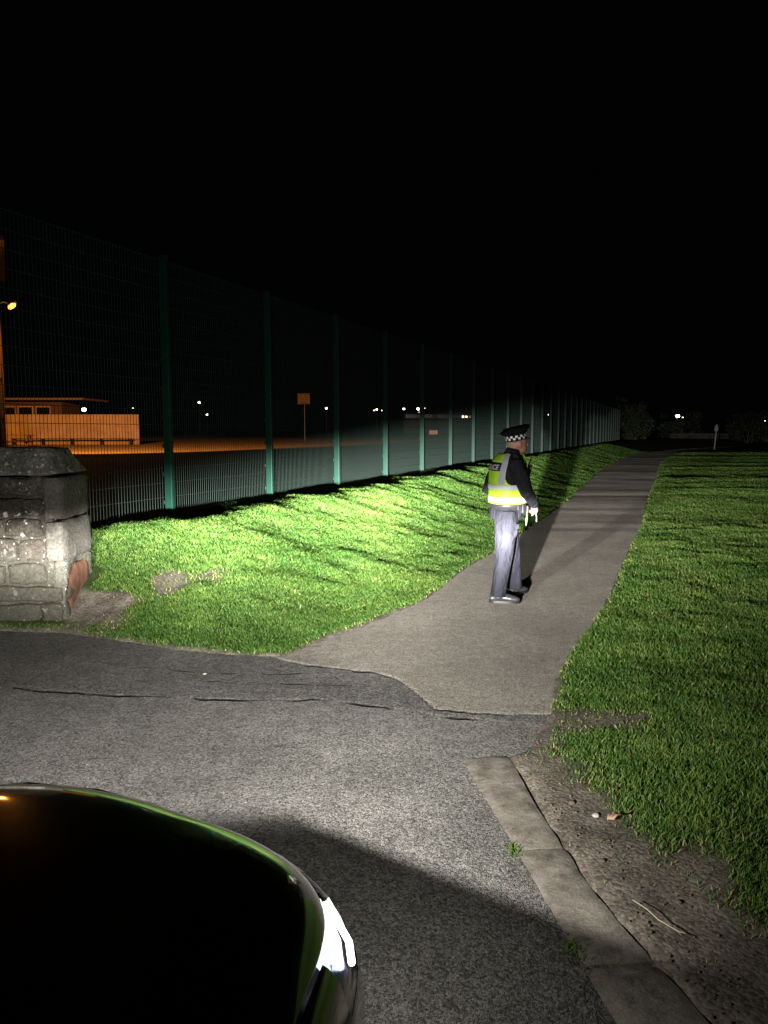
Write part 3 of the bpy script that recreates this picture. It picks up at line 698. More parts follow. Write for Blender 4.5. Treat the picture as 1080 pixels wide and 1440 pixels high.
obj('wall', newbox((0, 4, 2.0), (14, 7, 4.0)), simple('dark_harling', (.06, .055, .05), .9), hs)
obj('roof', newbox((0, 4, 4.9), (14.4, 6, 1.8), 0, .5), m_black, hs)
for i in range(3): obj('window', newbox((-1.1+.62*i, .47, 1.3), (.55, .06, .95)), m_win, hs)
for i, u in enumerate((0, 1, 2, 3)): obj('upper_window', newbox((6.1+.75*u, .47, 5.3-.5), (.45, .06, .45)), m_led2 if i != 2 else m_win, hs)

# bushes and hedge at the end of the fence
def bush(name, x, y, w, d, h, n, seed, lab, cat, m=m_leaf, s=.16, zb=0):
    t = thing(name, lab, cat, (x, y, zb)); r = random.Random(seed); bm = bmesh.new()
    for k in range(5): tube(bm, [(r.uniform(-.1, .1)*w, 0, 0), (r.uniform(-.2, .2)*w, r.uniform(-.2, .2)*d, h*.4), (r.uniform(-.35, .35)*w, r.uniform(-.3, .3)*d, h*.8)], [.09, .05, .02], 5)
    obj('trunk', bm, m_bark, t, True); vs = []; fs = []
    cl = [(Vector((r.uniform(-.42, .42)*w, r.uniform(-.4, .4)*d, r.uniform(.12, .85)*h)), r.uniform(.16, .32)) for _ in range(26)]
    for i in range(n):
        c, q = r.choice(cl); v = Vector((r.gauss(0, 1), r.gauss(0, 1), r.gauss(0, 1))).normalized()*q*(.6+.5*r.random()); p = c+Vector((v.x*w*.55, v.y*d*.55, v.z*h*.6))
        if p.z < .02: continue
        a = Vector((r.gauss(0, 1), r.gauss(0, 1), r.gauss(0, 1))).normalized(); b = a.cross(Vector((r.gauss(0, 1), r.gauss(0, 1), r.gauss(0, 1)))).normalized(); z = s*r.uniform(.5, 1.2); k = len(vs)
        vs += [p-a*z, p-b*z*.45, p+a*z, p+b*z*.45]; fs.append((k, k+1, k+2, k+3))
    me_ = bpy.data.meshes.new('crown'); fast(me_, [tuple(v) for v in vs], fs); link('crown', me_, m, t)
bush('bush', 29.2, 91, 5.0, 3, 5.6, 5200, 1, 'leafy bush closing the far end of the mesh fence', 'bush', zb=.3)
bush('bush', 33.6, 104, 3.0, 3, 3.2, 2600, 2, 'small dim bush beyond the last fence post', 'bush')
bush('bush', 43, 112, 6, 3, 4.6, 4200, 3, 'dark bush under the white street lamp', 'bush')
bush('bush', 49, 104, 6.0, 3, 5.0, 4200, 4, 'dim broad bush left of the marker post', 'bush')
bush('hedge', 64, 112, 26, 3, 3.6, 9000, 5, 'long dark hedge at the far side of the lawn', 'hedge', s=.22)
m_brickdark = simple('dull_field_stone', (.05, .045, .038), .9, var=.4, vscale=1.5)
wl2 = thing('field_wall', 'low dim stone wall glimpsed at the far end of the path', 'wall', (45.5, 108, 0), -.1)
rw = random.Random(3)
for k in range(3):
    x = -5.5
    while x < 2.5:
        w_ = rw.uniform(.6, 1.1); obj('stone', newbox((x+w_/2, rw.uniform(-.03, .03), .25+k*.46), (w_-.03, .5, .43), 0, .04), m_brickdark, wl2); x += w_
mp_ = thing('marker_post', 'slender pale marker post with pointed head standing on the far lawn', 'post', (30.6, 71.5, -.05), .2)
tubeobj('pole', [(0, 0, 0), (.12, 0, 1.75)], .06, m_conc, mp_, 10)
bm = bmesh.new(); tube(bm, [(.12, 0, 1.72), (.125, 0, 1.80), (.135, 0, 2.05), (.14, 0, 2.25), (.15, 0, 2.42)], [.07, .17, .19, .13, .015], 12); obj('head', bm, m_conc, mp_, True, None, 40)
# ------------------------------------------------------------------ car
CXC = -.95
car = thing('parked_car', 'glossy black car with its headlights on, front corner at the lower left', 'car', (CXC, 0, 0))
def f_paint(nt, b, out):
    b.inputs['Base Color'].default_value = (.012, .015, .007, 1); b.inputs['Roughness'].default_value = .22; b.inputs['Metallic'].default_value = .0
    b.inputs['Specular IOR Level'].default_value = .02; b.inputs['Coat Weight'].default_value = 1.0; b.inputs['Coat Roughness'].default_value = .06; b.inputs['Coat IOR'].default_value = 1.42
    co = coords(nt); v = noise(nt, co, 6, 2)
    bump(nt, b, v, .25, .002)
m_paint = mat('black_car_paint', f_paint)
m_trim = simple('black_trim', (.01, .01, .01), .5)
m_rubber = simple('tyre_rubber', (.02, .02, .02), .85)
m_alloy = simple('alloy', (.5, .5, .52), .3, metal=1)
m_chrome = simple('headlight_chrome', (.8, .83, .9), .12, metal=1)
m_lampin = emis('headlight_glow', (.86, .92, 1.0), 3.0)
m_blue = simple('blue_tinted_bezel', (.25, .32, .65), .2, metal=.6)
m_lampin2 = emis('headlight_daytime_strip', (.9, .95, 1.0), 9.0)
def f_glass(nt, b, out):
    nt.nodes.remove(b); t = nt.nodes.new('ShaderNodeBsdfTransparent'); g = nt.nodes.new('ShaderNodeBsdfGlossy'); g.inputs['Roughness'].default_value = .02
    fr = nt.nodes.new('ShaderNodeFresnel'); fr.inputs[0].default_value = 1.45; t.inputs[0].default_value = (.93, .95, .97, 1); mx = nt.nodes.new('ShaderNodeMixShader')
    nt.links.new(fr.outputs[0], mx.inputs[0]); nt.links.new(t.outputs[0], mx.inputs[1]); nt.links.new(g.outputs[0], mx.inputs[2]); nt.links.new(mx.outputs[0], out.inputs[0])
m_lens = mat('clear_lens', f_glass)
def f_cglass(nt, b, out):
    b.inputs['Base Color'].default_value = (.01, .012, .012, 1); b.inputs['Roughness'].default_value = .03; b.inputs['Specular IOR Level'].default_value = .6
m_cglass = mat('tinted_car_glass', f_cglass)
# bonnet outline (right half), car-centred x, world y, z
edge = [(0, 1.965, .868), (.2, 1.925, .868), (.36, 1.85, .868), (.47, 1.785, .866), (.56, 1.735, .862), (.64, 1.69, .857), (.71, 1.64, .85), (.765, 1.59, .842), (.80, 1.545, .835), (.826, 1.49, .83), (.838, 1.43, .832), (.840, 1.36, .842), (.836, 1.28, .855), (.826, 1.17, .885), (.815, 1.06, .91), (.808, .90, .935)]
# bonnet
def crown(x, y):  # centre-line height
    return np.interp(y, [.8, 1.06, 1.5, 1.78, 1.93], [.985, .976, .948, .922, .905])
bm = bmesh.new(); ns = 28; ex = [e[0] for e in edge]
ring = [Vector((-e[0], e[1], e[2])) for e in edge[::-1]] + [Vector(e) for e in edge[1:]]
# rows in y from rear to the front edge, along rays from rear centre line
nr = 22; rows = []
E_ = len(ring)
for k in range(nr+1):
    t = 1-(1-k/nr)**2.2; row = []
    for j, e in enumerate(ring):
        base = Vector((e.x*.97, .88, 0)); tt = t
        x = e.x*tt + (e.x*.0)*(1-tt); y = .88*(1-tt)+e.y*tt if e.y > .95 else .88+(e.y-.88)*tt
        # radial fan about rear centre (0,.88)
        h0 = float(crown(0, y)); rr_ = tt
        z = h0*(1-rr_**2.6) + e.z*rr_**2.6
        side = abs(x)/.84
        z = (h0 - .012*side**2)*(1-tt**18) + e.z*tt**18 + .007*math.exp(-((abs(x)-.50-.06*(1.9-y))/.028)**2)*(1-tt**8)*min(1, tt*3) - .010*max(0, 1-abs(side-.72)/.12)*min(1, (1-tt)*6)*(-1.2)
        if k == nr: x = e.x*.995; y = e.y-.003
        row.append(bm.verts.new((x, y, z)) if k > 0 else None)
    rows.append(row)
c0 = bm.verts.new((0, .88, float(crown(0, .88))))
for j in range(E_-1): bm.faces.new((c0, rows[1][j+1], rows[1][j]))
for a, b in zip(rows[1:], rows[2:]):
    for j in range(E_-1): bm.faces.new((a[j], a[j+1], b[j+1], b[j]))
bmesh.ops.recalc_face_normals(bm, faces=bm.faces)
# turned-down lip
es = [e for e in bm.edges if e.is_boundary and min(v.co.y for v in e.verts) > .9]
g = bmesh.ops.extrude_edge_only(bm, edges=es)
for v in [v for v in g['geom'] if isinstance(v, bmesh.types.BMVert)]: v.co.z -= .02; v.co.x *= .994; v.co.y -= .004
evaluated('bonnet', bm, [('SUBSURF', dict(levels=1, render_levels=1))], m_paint, car)

# body: rows swept outward from the bonnet edge, carried back past the doors
side = [(.812, .70, .945), (.82, .40, .955), (.825, .0, .965), (.825, -.5, .98), (.82, -1.0, 1.0), (.81, -1.5, 1.015), (.78, -1.9, 1.02), (.70, -2.1, 1.01), (.52, -2.2, 1.0), (.25, -2.24, 1.0), (0, -2.25, 1.0)]
full = edge + side
def ringpts(half): return [Vector((-e[0], e[1], e[2])) for e in half[:0:-1]][::1] + [Vector(e) for e in half]
loop = [Vector(e) for e in full] + [Vector((-e[0], e[1], e[2])) for e in full[-2:0:-1]]
NL = len(loop)
nrm = []
for i in range(NL):
    d = loop[(i+1) % NL]-loop[i-1]; n = Vector((-d.y, d.x, 0)); 
    n = -n.normalized()
    if n.dot(Vector((loop[i].x, loop[i].y-.2, 0))) < 0: n = -n
    nrm.append(n)
AX = (1.22, -1.42); AR = .36
def bodypt(i, r):
    e = loop[i]; n = nrm[i]; f = max(0, n.y)**1.5; b_ = max(0, -n.y)**2
    prof = [(0.004, -.003), (.014, -.009), (.036, -.035), (.050+.03*f, -.085), (.058+.06*f, -.165), (.060+.12*f+.08*b_, -.30), (.062+.15*f+.12*b_, -.45), (.050+.15*f+.12*b_, -.60), (.02+.11*f+.08*b_, None)]
    o, dz = prof[r]; z = e.z+dz if dz is not None else .22
    p = Vector((e.x, e.y, 0)) + n*o
    if abs(n.x) > .8:
        for a in AX:
            dy = abs(p.y-a)
            if dy < AR:
                za = .32+math.sqrt(AR*AR-dy*dy)
                # squeeze lower rows above the arch
                zt = e.z+prof[3][1]
                if za > .22:
                    lo = min(za, zt-.02); zfull = (e.z - .003) if r == 0 else z; bottom = .22
                    if r > 3: z = zt - (zt-lo)*((zt-z)/(zt-bottom))
    p.z = z; return p
NR = 9
lamp_cols = [i for i in range(NL) if (7 <= i <= 11)]
lamp_cols_l = [NL-1-i for i in lamp_cols]
LR = (0, 4)
bm = bmesh.new(); vv = [[bm.verts.new(bodypt(i, r)) for i in range(NL)] for r in range(NR)]
for r in range(NR-1):
    for i in range(NL):
        if (i in lamp_cols or i in lamp_cols_l) and LR[0] <= r < LR[1]: continue
        bm.faces.new((vv[r][i], vv[r][(i+1) % NL], vv[r+1][(i+1) % NL], vv[r+1][i]))
bmesh.ops.recalc_face_normals(bm, faces=bm.faces)
body = obj('body', bm, m_paint, car, True, None, 35)
for sgn, cols in ((1, lamp_cols), (-1, lamp_cols_l)):
    hl = bpy.data.objects.new('headlight', None); C.objects.link(hl); hl.parent = car
    cs = cols if sgn > 0 else cols[::-1]; idx = list(cs)+[cs[-1]+1] if sgn > 0 else [c for c in cs]+[cs[-1]+1]
    def patch(inset, mrl, name, rr0=LR[0], rr1=LR[1], ii=None, sc=1):
        bm = bmesh.new(); ii = ii or idx; g_ = []
        for r in range(rr0, rr1+1):
            g_.append([bm.verts.new(bodypt(i, r) - nrm[i]*inset + Vector((0, 0, -inset*.25*0))) for i in ii])
        for a, b in zip(g_, g_[1:]):
            for j in range(len(ii)-1): bm.faces.new((a[j], a[j+1], b[j+1], b[j]))
        return obj(name, bm, mrl, hl, True)
    patch(.001, m_lens, 'lens')
    patch(.085, m_chrome, 'reflector')
    # inner surrounds
    far_, near_ = (idx[:-2], idx[-3:]) if sgn > 0 else (idx[2:], idx[:3])
    patch(.020, m_lampin, 'lamp_glow', 0, 3, far_)
    patch(.020, m_chrome, 'bezel', 0, 2, near_)
    patch(.020, m_blue, 'tinted_bezel', 2, 4, near_)
    patch(.020, m_chrome, 'lower_bezel', 3, 4, far_)
    bm = bmesh.new(); tube(bm, [bodypt(i_, 4)*.3+bodypt(i_, 3)*.7-nrm[i_]*.006 for i_ in (far_ if sgn > 0 else far_)], .0075, 8); obj('daytime_strip', bm, m_lampin2, hl, True)
    q = near_[1]; c = bodypt(q, 2)-nrm[q]*.024; bm = bmesh.new(); ball(bm, c, .016, 14); obj('projector', bm, m_lampin, hl, True)
# shut line gap between bonnet and wing shows a dark under-tray
bm = bmesh.new(); a = [bm.verts.new(Vector(e)+Vector((0, 0, -.03))+nrm[i]*.012) for i, e in enumerate(loop)]; b = [bm.verts.new(Vector((e.x*.93, e.y-.06 if e.y > 1 else e.y, e.z-.05))) for e in loop]
for i in range(NL): bm.faces.new((a[i], a[(i+1) % NL], b[(i+1) % NL], b[i]))
obj('shut_line', bm, m_trim, car)
# greenhouse
belt = [Vector((x, y, z)) for x, y, z in [(0, .88, 1.03), (.45, .86, 1.02), (.72, .78, .975), (.79, .60, .96), (.80, .0, .975), (.80, -.9, 1.0), (.78, -1.5, 1.015), (.70, -1.95, 1.02), (.40, -2.12, 1.0), (0, -2.16, 1.0)]]
rooff = [Vector((x, y, z)) for x, y, z in [(0, .12, 1.50), (.38, .10, 1.49), (.56, .04, 1.47), (.60, -.10, 1.47), (.62, -.4, 1.49), (.62, -1.0, 1.49), (.60, -1.5, 1.47), (.55, -1.72, 1.45), (.30, -1.80, 1.46), (0, -1.82, 1.46)]]
def strip(name, ids, m, mirror=True, parent=car, ofs=0):
    if 'pillar' in name and mirror is True:
        strip(name, ids, m, 1); return strip(name, ids, m, -1)
    bm = bmesh.new()
    for s in ((1, -1) if mirror is True else (mirror,)):
        for a, b in zip(ids, ids[1:]):
            q = [belt[a], belt[b], rooff[b], rooff[a]]; vs = [bm.verts.new((v.x*s, v.y, v.z+ofs)) for v in q]; bm.faces.new(vs if s > 0 else vs[::-1])
    bmesh.ops.remove_doubles(bm, verts=bm.verts, dist=.0005)
    return obj(name, bm, m, parent, True, None, 40)
strip('windscreen', [0, 1, 2], m_cglass); strip('front_pillar', [2, 3], m_paint)
for s in (1, -1):
    bm = bmesh.new()
    for a, b in ((3, 4), (4, 5), (5, 6)):
        q = [belt[a], belt[b], rooff[b], rooff[a]]; vs = [bm.verts.new((v.x*s, v.y, v.z)) for v in q]; bm.faces.new(vs if s > 0 else vs[::-1])
    obj('side_window', bm, m_cglass, car)
strip('rear_pillar', [6, 7], m_paint); strip('rear_window', [7, 8, 9], m_cglass)
bm = bmesh.new(); rl = [v for v in rooff] + [Vector((-v.x, v.y, v.z)) for v in rooff[-2:0:-1]]; cc = bm.verts.new((0, -.85, 1.53)); rv = [bm.verts.new(v) for v in rl]
for i in range(len(rv)): bm.faces.new((cc, rv[i], rv[(i+1) % len(rv)]))
bmesh.ops.recalc_face_normals(bm, faces=bm.faces); obj('roof', bm, m_paint, car, True)
bm = bmesh.new(); dk = [Vector(e) for e in loop if e.y < .95]; 
inner = belt + [Vector((-v.x, v.y, v.z)) for v in belt[-2:0:-1]]
bx(bm, (0, -.65, .93), (1.56, 2.9, .05)); obj('sill_deck', bm, m_trim, car)
bx_ = bmesh.new(); bx(bx_, (0, -.1, .33), (1.5, 3.4, .2)); obj('underbody', bx_, m_trim, car)
for a in AX:
    for s in (1, -1):
        w_ = bpy.data.objects.new('wheel', None); C.objects.link(w_); w_.parent = car; w_.location = (s*.775, a, .325)
        bm = bmesh.new(); tube(bm, [(-.10, 0, 0), (-.085, 0, 0), (.085, 0, 0), (.10, 0, 0)], [.29, .322, .322, .29], 32); obj('tyre', bm, m_rubber, w_, True, None, 40)
        bm = bmesh.new()
        for k in range(10): bx(bm, (s*.095, .115*math.cos(k*PI/5), .115*math.sin(k*PI/5)), (.02, .2, .03), rx=k*PI/5)
        tube(bm, [(s*.09, 0, 0), (s*.103, 0, 0)], [.23, .225], 28); obj('rim', bm, m_alloy, w_)
for s in (1, -1):
    bm = bmesh.new(); ball(bm, (s*.93, .50, 1.02), (.10, .07, .075), 14); tube(bm, [(s*.80, .52, .97), (s*.90, .50, 1.0)], .02, 8)
    if s < 0: obj('wing_mirror', bm, m_paint, car, True)
    else: obj('wing_mirror', bm, m_paint, car, True)
bm = bmesh.new(); ii = [NL-2, NL-1, 0, 1, 2]; g_ = [[bm.verts.new(bodypt(i, r)+nrm[i]*.004) for i in ii] for r in (5, 6)]
for j in range(4): bm.faces.new((g_[0][j], g_[0][j+1], g_[1][j+1], g_[1][j]))
obj('grille', bm, m_trim, car)
# ------------------------------------------------------------------ police officer
MAN = Vector((1.285, 8.06, 0.0)); MZ = float(und(np.array([1.3]), np.array([7.9]))[0])+.016
man = thing('person', 'police officer in black cap and yellow vest standing on the path, back half turned', 'person', (MAN.x, MAN.y, MZ), R(12))
man.scale = (1.08, 1.08, 1)
m_skin = simple('skin', (.42, .22, .155), .55, var=.12, vscale=20)
def f_cloth(col, fold=.004, rough=.85):
    def f(nt, b, out):
        co = coords(nt); b.inputs['Roughness'].default_value = rough; b.inputs['Specular IOR Level'].default_value = .2
        nt.links.new(ramp(nt, noise(nt, co, 14, 4), [(.3, tuple(c*.85 for c in col)), (.7, tuple(c*1.12 for c in col))]), b.inputs['Base Color'])
        mp = nt.nodes.new('ShaderNodeMapping'); mp.inputs['Scale'].default_value = (1, 1, .55); nt.links.new(co, mp.inputs[0])
        bump(nt, b, noise(nt, mp.outputs[0], 9, 3, .5), 1.0, .075); bump(nt, b, noise(nt, co, 40, 2), 1.0, .004)
    return f
m_jacket = mat('black_jersey', f_cloth((.013, .013, .016)))
m_trous = mat('dark_trousers', f_cloth((.0100, .0102, .0155)))
m_boot = simple('black_boot', (.03, .03, .032), .35, var=.3)
def f_vest(nt, b, out):
    b.inputs['Base Color'].default_value = (.50, .90, .04, 1); b.inputs['Roughness'].default_value = .6; co = coords(nt); bump(nt, b, noise(nt, co, 18, 3), 1.0, .012)
m_vest = mat('yellow_hi_vis', f_vest)
m_refl = simple('silver_reflective_tape', (.80, .82, .84), .5, var=.08, vscale=12)
m_refl2 = simple('grey_reflective_brace', (.42, .44, .45), .45)
m_navy = simple('dark_blue_panel', (.02, .02, .045), .6)
m_wht = simple('white_lettering', (.8, .8, .82), .5)
m_capm = simple('black_cap_cloth', (.006, .006, .008), .9, spec=.1)
m_kit = simple('black_equipment', (.02, .02, .022), .45)
def body_mods(v, sm=6): return [('REMESH', dict(mode='VOXEL', voxel_size=v)), ('SMOOTH', dict(factor=.5, iterations=sm))]
TZ = [.88, .95, 1.03, 1.15, 1.28, 1.38, 1.46, 1.505, 1.54, 1.56]
TC = [.0, .005, .015, .012, .012, .018, .03, .042, .052, .058]
TX = [.142, .150, .152, .150, .150, .146, .128, .10, .075, .066]
TY = [.175, .182, .183, .183, .196, .208, .196, .150, .095, .075]
def tsurf(th, z, off=0.0):
    c = np.interp(z, TZ, TC); a = np.interp(z, TZ, TX)+off; b = np.interp(z, TZ, TY)+off
    ct, st = math.cos(th), math.sin(th); k = (abs(ct)**2.5+abs(st)**2.5)**(-1/2.5)
    zz = z + off*.9*max(0, min(1, (z-1.43)/.07))
    return Vector((c+a*ct*k, b*st*k, zz))
def torso(bm, z0, z1, off, n=24, m=14):
    rg = []
    for i in range(m):
        z = z0+(z1-z0)*i/(m-1); rg.append([bm.verts.new(tsurf(2*PI*j/n, z, off)) for j in range(n)])
    for a, b in zip(rg, rg[1:]):
        for j in range(n): bm.faces.new((a[j], a[(j+1) % n], b[(j+1) % n], b[j]))
    bm.faces.new(rg[0][::-1]); bm.faces.new(rg[-1])
J = dict(sh_r=(.02, -.185, 1.435), el_r=(.10, -.275, 1.165), wr_r=(.250, -.11, 1.005), sh_l=(.02, .185, 1.435), el_l=(-.09, .285, 1.17), wr_l=(.235, .06, .975),
         hp_r=(-.03, -.095, .93), kn_r=(-.06, -.125, .50), an_r=(-.125, -.15, .085), hp_l=(.01, .095, .93), kn_l=(.115, .135, .50), an_l=(.165, .15, .085))
J = {k: Vector(v) for k, v in J.items()}
def mid(a, b, t): return J[a].lerp(J[b], t)
HC = Vector((.095, 0, 1.655))
def hand(bm, wr, f, n, thumb):
    f = Vector(f).normalized(); n = (Vector(n) - f*Vector(n).dot(f)).normalized(); s = f.cross(n).normalized()*thumb
    tube(bm, [wr-f*.02, wr+f*.01, wr+f*.05, wr+f*.088], [(.026, .022), (.030, .019), (.042, .017), (.038, .014)], 10, up=n)
    for k, (o, L_) in enumerate(((.030, .92), (.010, 1.0), (-.010, .94), (-.030, .76))):
        p = wr+f*.075+s*o; d = f.copy(); pts = [p]; ang = 0
        for sl, an in ((.042, .35), (.028, .65), (.022, .55)):
            ang += an; d = f*math.cos(ang)+n*math.sin(ang); p = p+d*sl*L_; pts.append(p)
        tube(bm, pts, [.0095, .009, .0085, .0065], 8)
    p = wr+f*.025+s*.025; tube(bm, [p, p+(f*.5+s*.7+n*.3).normalized()*.035, p+(f*.5+s*.7+n*.3).normalized()*.035+(f*.8+s*.15+n*.5).normalized()*.045], [.014, .012, .009], 8)
# one continuous body
bm = bmesh.new(); torso(bm, .88, 1.54, -.02)
tube(bm, [(.05, 0, 1.48), (.06, 0, 1.56), (.075, 0, 1.62)], [(.062, .062), (.056, .060), (.056, .062)], 16)
ball(bm, HC+Vector((0, 0, .01)), (.100, .080, .118), 24)
ball(bm, HC+Vector((.040, 0, -.055)), (.062, .060, .062), 18)      # jaw
ball(bm, HC+Vector((.082, 0, -.092)), (.020, .024, .016), 12)      # chin
tube(bm, [HC+Vector((.094, 0, .012)), HC+Vector((.112, 0, -.012)), HC+Vector((.118, 0, -.028)), HC+Vector((.100, 0, -.036))], [.008, .011, .014, .012], 8)   # nose
ball(bm, HC+Vector((.094, 0, -.060)), (.012, .026, .007), 10); ball(bm, HC+Vector((.092, 0, -.070)), (.012, .022, .007), 10)      # lips
for s in (-1, 1):
    ball(bm, HC+Vector((.088, s*.032, .018)), (.012, .018, .006), 8); ball(bm, HC+Vector((.004, s*.083, -.012)), (.020, .009, .033), 12, Matrix.Rotation(-.2, 4, 'Y'))
for q in ('r', 'l'):
    tube(bm, [J['sh_'+q], mid('sh_'+q, 'el_'+q, .5), J['el_'+q], mid('el_'+q, 'wr_'+q, .35), J['wr_'+q]], [.055, .048, .040, .040, .027], 12)
    tube(bm, [J['hp_'+q], mid('hp_'+q, 'kn_'+q, .5), J['kn_'+q], mid('kn_'+q, 'an_'+q, .35), J['an_'+q]], [.085, .078, .056, .056, .036], 12)
    yw_ = R(-18 if q == 'r' else 35); ball(bm, J['an_'+q]+Vector((.05*math.cos(yw_), .05*math.sin(yw_), -.045)), (.10, .032, .026), 12, Matrix.Rotation(yw_, 4, 'Z'))
hand(bm, J['wr_r'], (.55, .62, -.55), (-.6, .5, -.2), 1)
hand(bm, J['wr_l'], (.5, -.72, -.45), (-.55, -.5, -.2), -1)
evaluated('body', bm, body_mods(.0065, 3), m_skin, man)
# jersey
bm = bmesh.new(); torso(bm, .96, 1.545, .0)
for q, s in (('r', -1), ('l', 1)):
    tube(bm, [J['sh_'+q]+Vector((0, -s*.06, .02)), J['sh_'+q], mid('sh_'+q, 'el_'+q, .33), mid('sh_'+q, 'el_'+q, .66), J['el_'+q]+Vector((0, 0, -.02)), mid('el_'+q, 'wr_'+q, .3), mid('el_'+q, 'wr_'+q, .65), mid('el_'+q, 'wr_'+q, 1.02)], [.066, .080, .080, .073, .064, .062, .055, .044], 16)
evaluated('jersey', bm, body_mods(.009, 5), m_jacket, man)
bm = bmesh.new(); tube(bm, [(.05, 0, 1.515), (.058, 0, 1.555), (.066, 0, 1.59)], [(.082, .088), (.070, .074), (.064, .068)], 20, caps=False)
evaluated('collar', bm, [('SOLIDIFY', dict(thickness=.008, offset=1))], m_jacket, man)
# trousers
bm = bmesh.new(); torso(bm, .86, 1.05, .004)
for q, s in (('r', -1), ('l', 1)):
    h, k, a = J['hp_'+q], J['kn_'+q], J['an_'+q]
    tube(bm, [h+Vector((0, 0, .02)), h.lerp(k, .25), h.lerp(k, .6), k, k.lerp(a, .35), k.lerp(a, .75), a+Vector((.0, 0, -.02))], [(.128, .108), (.138, .108), (.122, .096), (.100, .086), (.088, .078), (.082, .074), (.086, .076)], 18, up=(1, 0, 0))
    ball(bm, h.lerp(k, .42)+Vector((.02, s*.09, 0)), (.075, .028, .09), 12)     # cargo pocket
tr = evaluated('trousers', bm, body_mods(.009, 4), m_trous, man)
for q, s in (('r', -1), ('l', 1)):
    h, k = J['hp_'+q], J['kn_'+q]; p = h.lerp(k, .30)
    obj('pocket_flap', newbox(p+Vector((.025, s*.112, .0)), (.13, .012, .05), 0, .005), m_trous, tr)
bm = bmesh.new()
rg = [[bm.verts.new(tsurf(2*PI*j/32, z, .012)) for j in range(32)] for z in (.985, 1.035)]
for j in range(32): bm.faces.new((rg[0][j], rg[0][(j+1) % 32], rg[1][(j+1) % 32], rg[1][j]))
evaluated('belt', bm, [('SOLIDIFY', dict(thickness=.008, offset=1))], m_kit, man)
# boots
for q in ('r', 'l'):
    a = J['an_'+q]; bm = bmesh.new(); ya = R(-18 if q == 'r' else 35); fx = Vector((math.cos(ya), math.sin(ya), 0))
    tube(bm, [a+Vector((-.01, 0, .10)), a+Vector((-.005, 0, .0)), a+Vector((0, 0, -.04))], [(.052, .048), (.056, .05), (.056, .045)], 14, up=(1, 0, 0))
    tube(bm, [Vector((a.x, a.y, 0))+fx*x+Vector((0, 0, z)) for x, z in ((-.075, .040), (-.03, .050), (.05, .054), (.12, .045), (.175, .036), (.205, .030))], [(.032, .034), (.041, .046), (.043, .048), (.048, .040), (.044, .031), (.022, .020)], 14, up=(0, 0, 1))
    bt = evaluated('boot', bm, body_mods(.007, 3), m_boot, man)
    bm = bmesh.new(); n_ = 18; pr_ = []
    for j in range(n_):
        t = 2*PI*j/n_; L_ = .150; wv = .050*(1 if math.cos(t) > 0 else .85); c = Vector((a.x, a.y, 0))+fx*.065; sd2 = Vector((-fx.y, fx.x, 0))
        pr_.append(c+fx*(L_*math.copysign(abs(math.cos(t))**.7, math.cos(t)))+sd2*(wv*math.copysign(abs(math.sin(t))**.75, math.sin(t))))
    lo = [bm.verts.new(p+Vector((0, 0, .0))) for p in pr_]; hi = [bm.verts.new(p+Vector((0, 0, .024))) for p in pr_]
    bm.faces.new(lo[::-1]); bm.faces.new(hi)
    for j in range(n_): bm.faces.new((lo[j], lo[(j+1) % n_], hi[(j+1) % n_], hi[j]))
    obj('sole', bm, m_black, bt, True, None, 40)
# hi-vis vest
def surf_patch(name, m, parent, th0, th1, z0, z1, off, nt_=24, nz_=6, hole=None, thick=.004):
    bm = bmesh.new(); g_ = []
    for i in range(nz_+1):
        z = z0+(z1-z0)*i/nz_; g_.append([bm.verts.new(tsurf(th0+(th1-th0)*j/nt_, z, off)) for j in range(nt_+1)])
    for i in range(nz_):
        for j in range(nt_):
            th = th0+(th1-th0)*(j+.5)/nt_; z = z0+(z1-z0)*(i+.5)/nz_
            if hole and hole(th, z): continue
            bm.faces.new((g_[i][j], g_[i][j+1], g_[i+1][j+1], g_[i+1][j]))
    bmesh.ops.remove_doubles(bm, verts=bm.verts, dist=.0004)
    bmesh.ops.delete(bm, geom=[v for v in bm.verts if not v.link_faces], context='VERTS')
    return evaluated(name, bm, [('SOLIDIFY', dict(thickness=thick, offset=1))], m, parent)
def arm(th, z):
    a = abs(((math.degrees(th)+90+180) % 360)-180); b = abs(((math.degrees(th)-90+180) % 360)-180); a = min(a, b)
    return z > 1.20 and a < np.interp(z, [1.20, 1.26, 1.36, 1.44, 1.50, 1.53], [8, 30, 44, 44, 36, 30])
VO = .017
vest = surf_patch('vest', m_vest, man, 0, 2*PI, 1.025, 1.525, VO, 120, 50, lambda t, z: arm(t, z) or (z > 1.40 and abs(((math.degrees(t)+180) % 360)-180) < np.interp(z, [1.40, 1.52], [3, 24])))
surf_patch('reflective_band', m_refl, vest, 0, 2*PI, 1.175, 1.225, VO+.005, 96, 3)
surf_patch('reflective_band', m_refl, vest, 0, 2*PI, 1.045, 1.095, VO+.005, 96, 3)
for th in (R(180+46), R(180-46)):
    bm = bmesh.new(); g_ = []
    for i in range(15):
        z = 1.23+(1.525-1.23)*i/14; c = th; w_ = .030
        g_.append([bm.verts.new(tsurf(c+k*w_/ .17, z, VO+.006)) for k in (-1, -.33, .33, 1)])
    for a, b in zip(g_, g_[1:]):
        for j in range(3): bm.faces.new((a[j], a[j+1], b[j+1], b[j]))
    obj('reflective_brace', bm, m_refl2, vest, True)
surf_patch('name_panel', m_navy, vest, R(180-42), R(180+38), 1.365, 1.445, VO+.009, 24, 3)
cu = bpy.data.curves.new('police_lettering', 'FONT'); cu.body = 'POLICE'; cu.size = .1; cu.align_x = 'CENTER'; cu.align_y = 'CENTER'; cu.offset = .0018
to = bpy.data.objects.new('police_lettering', cu); C.objects.link(to); dg = bpy.context.evaluated_depsgraph_get(); dg.update()
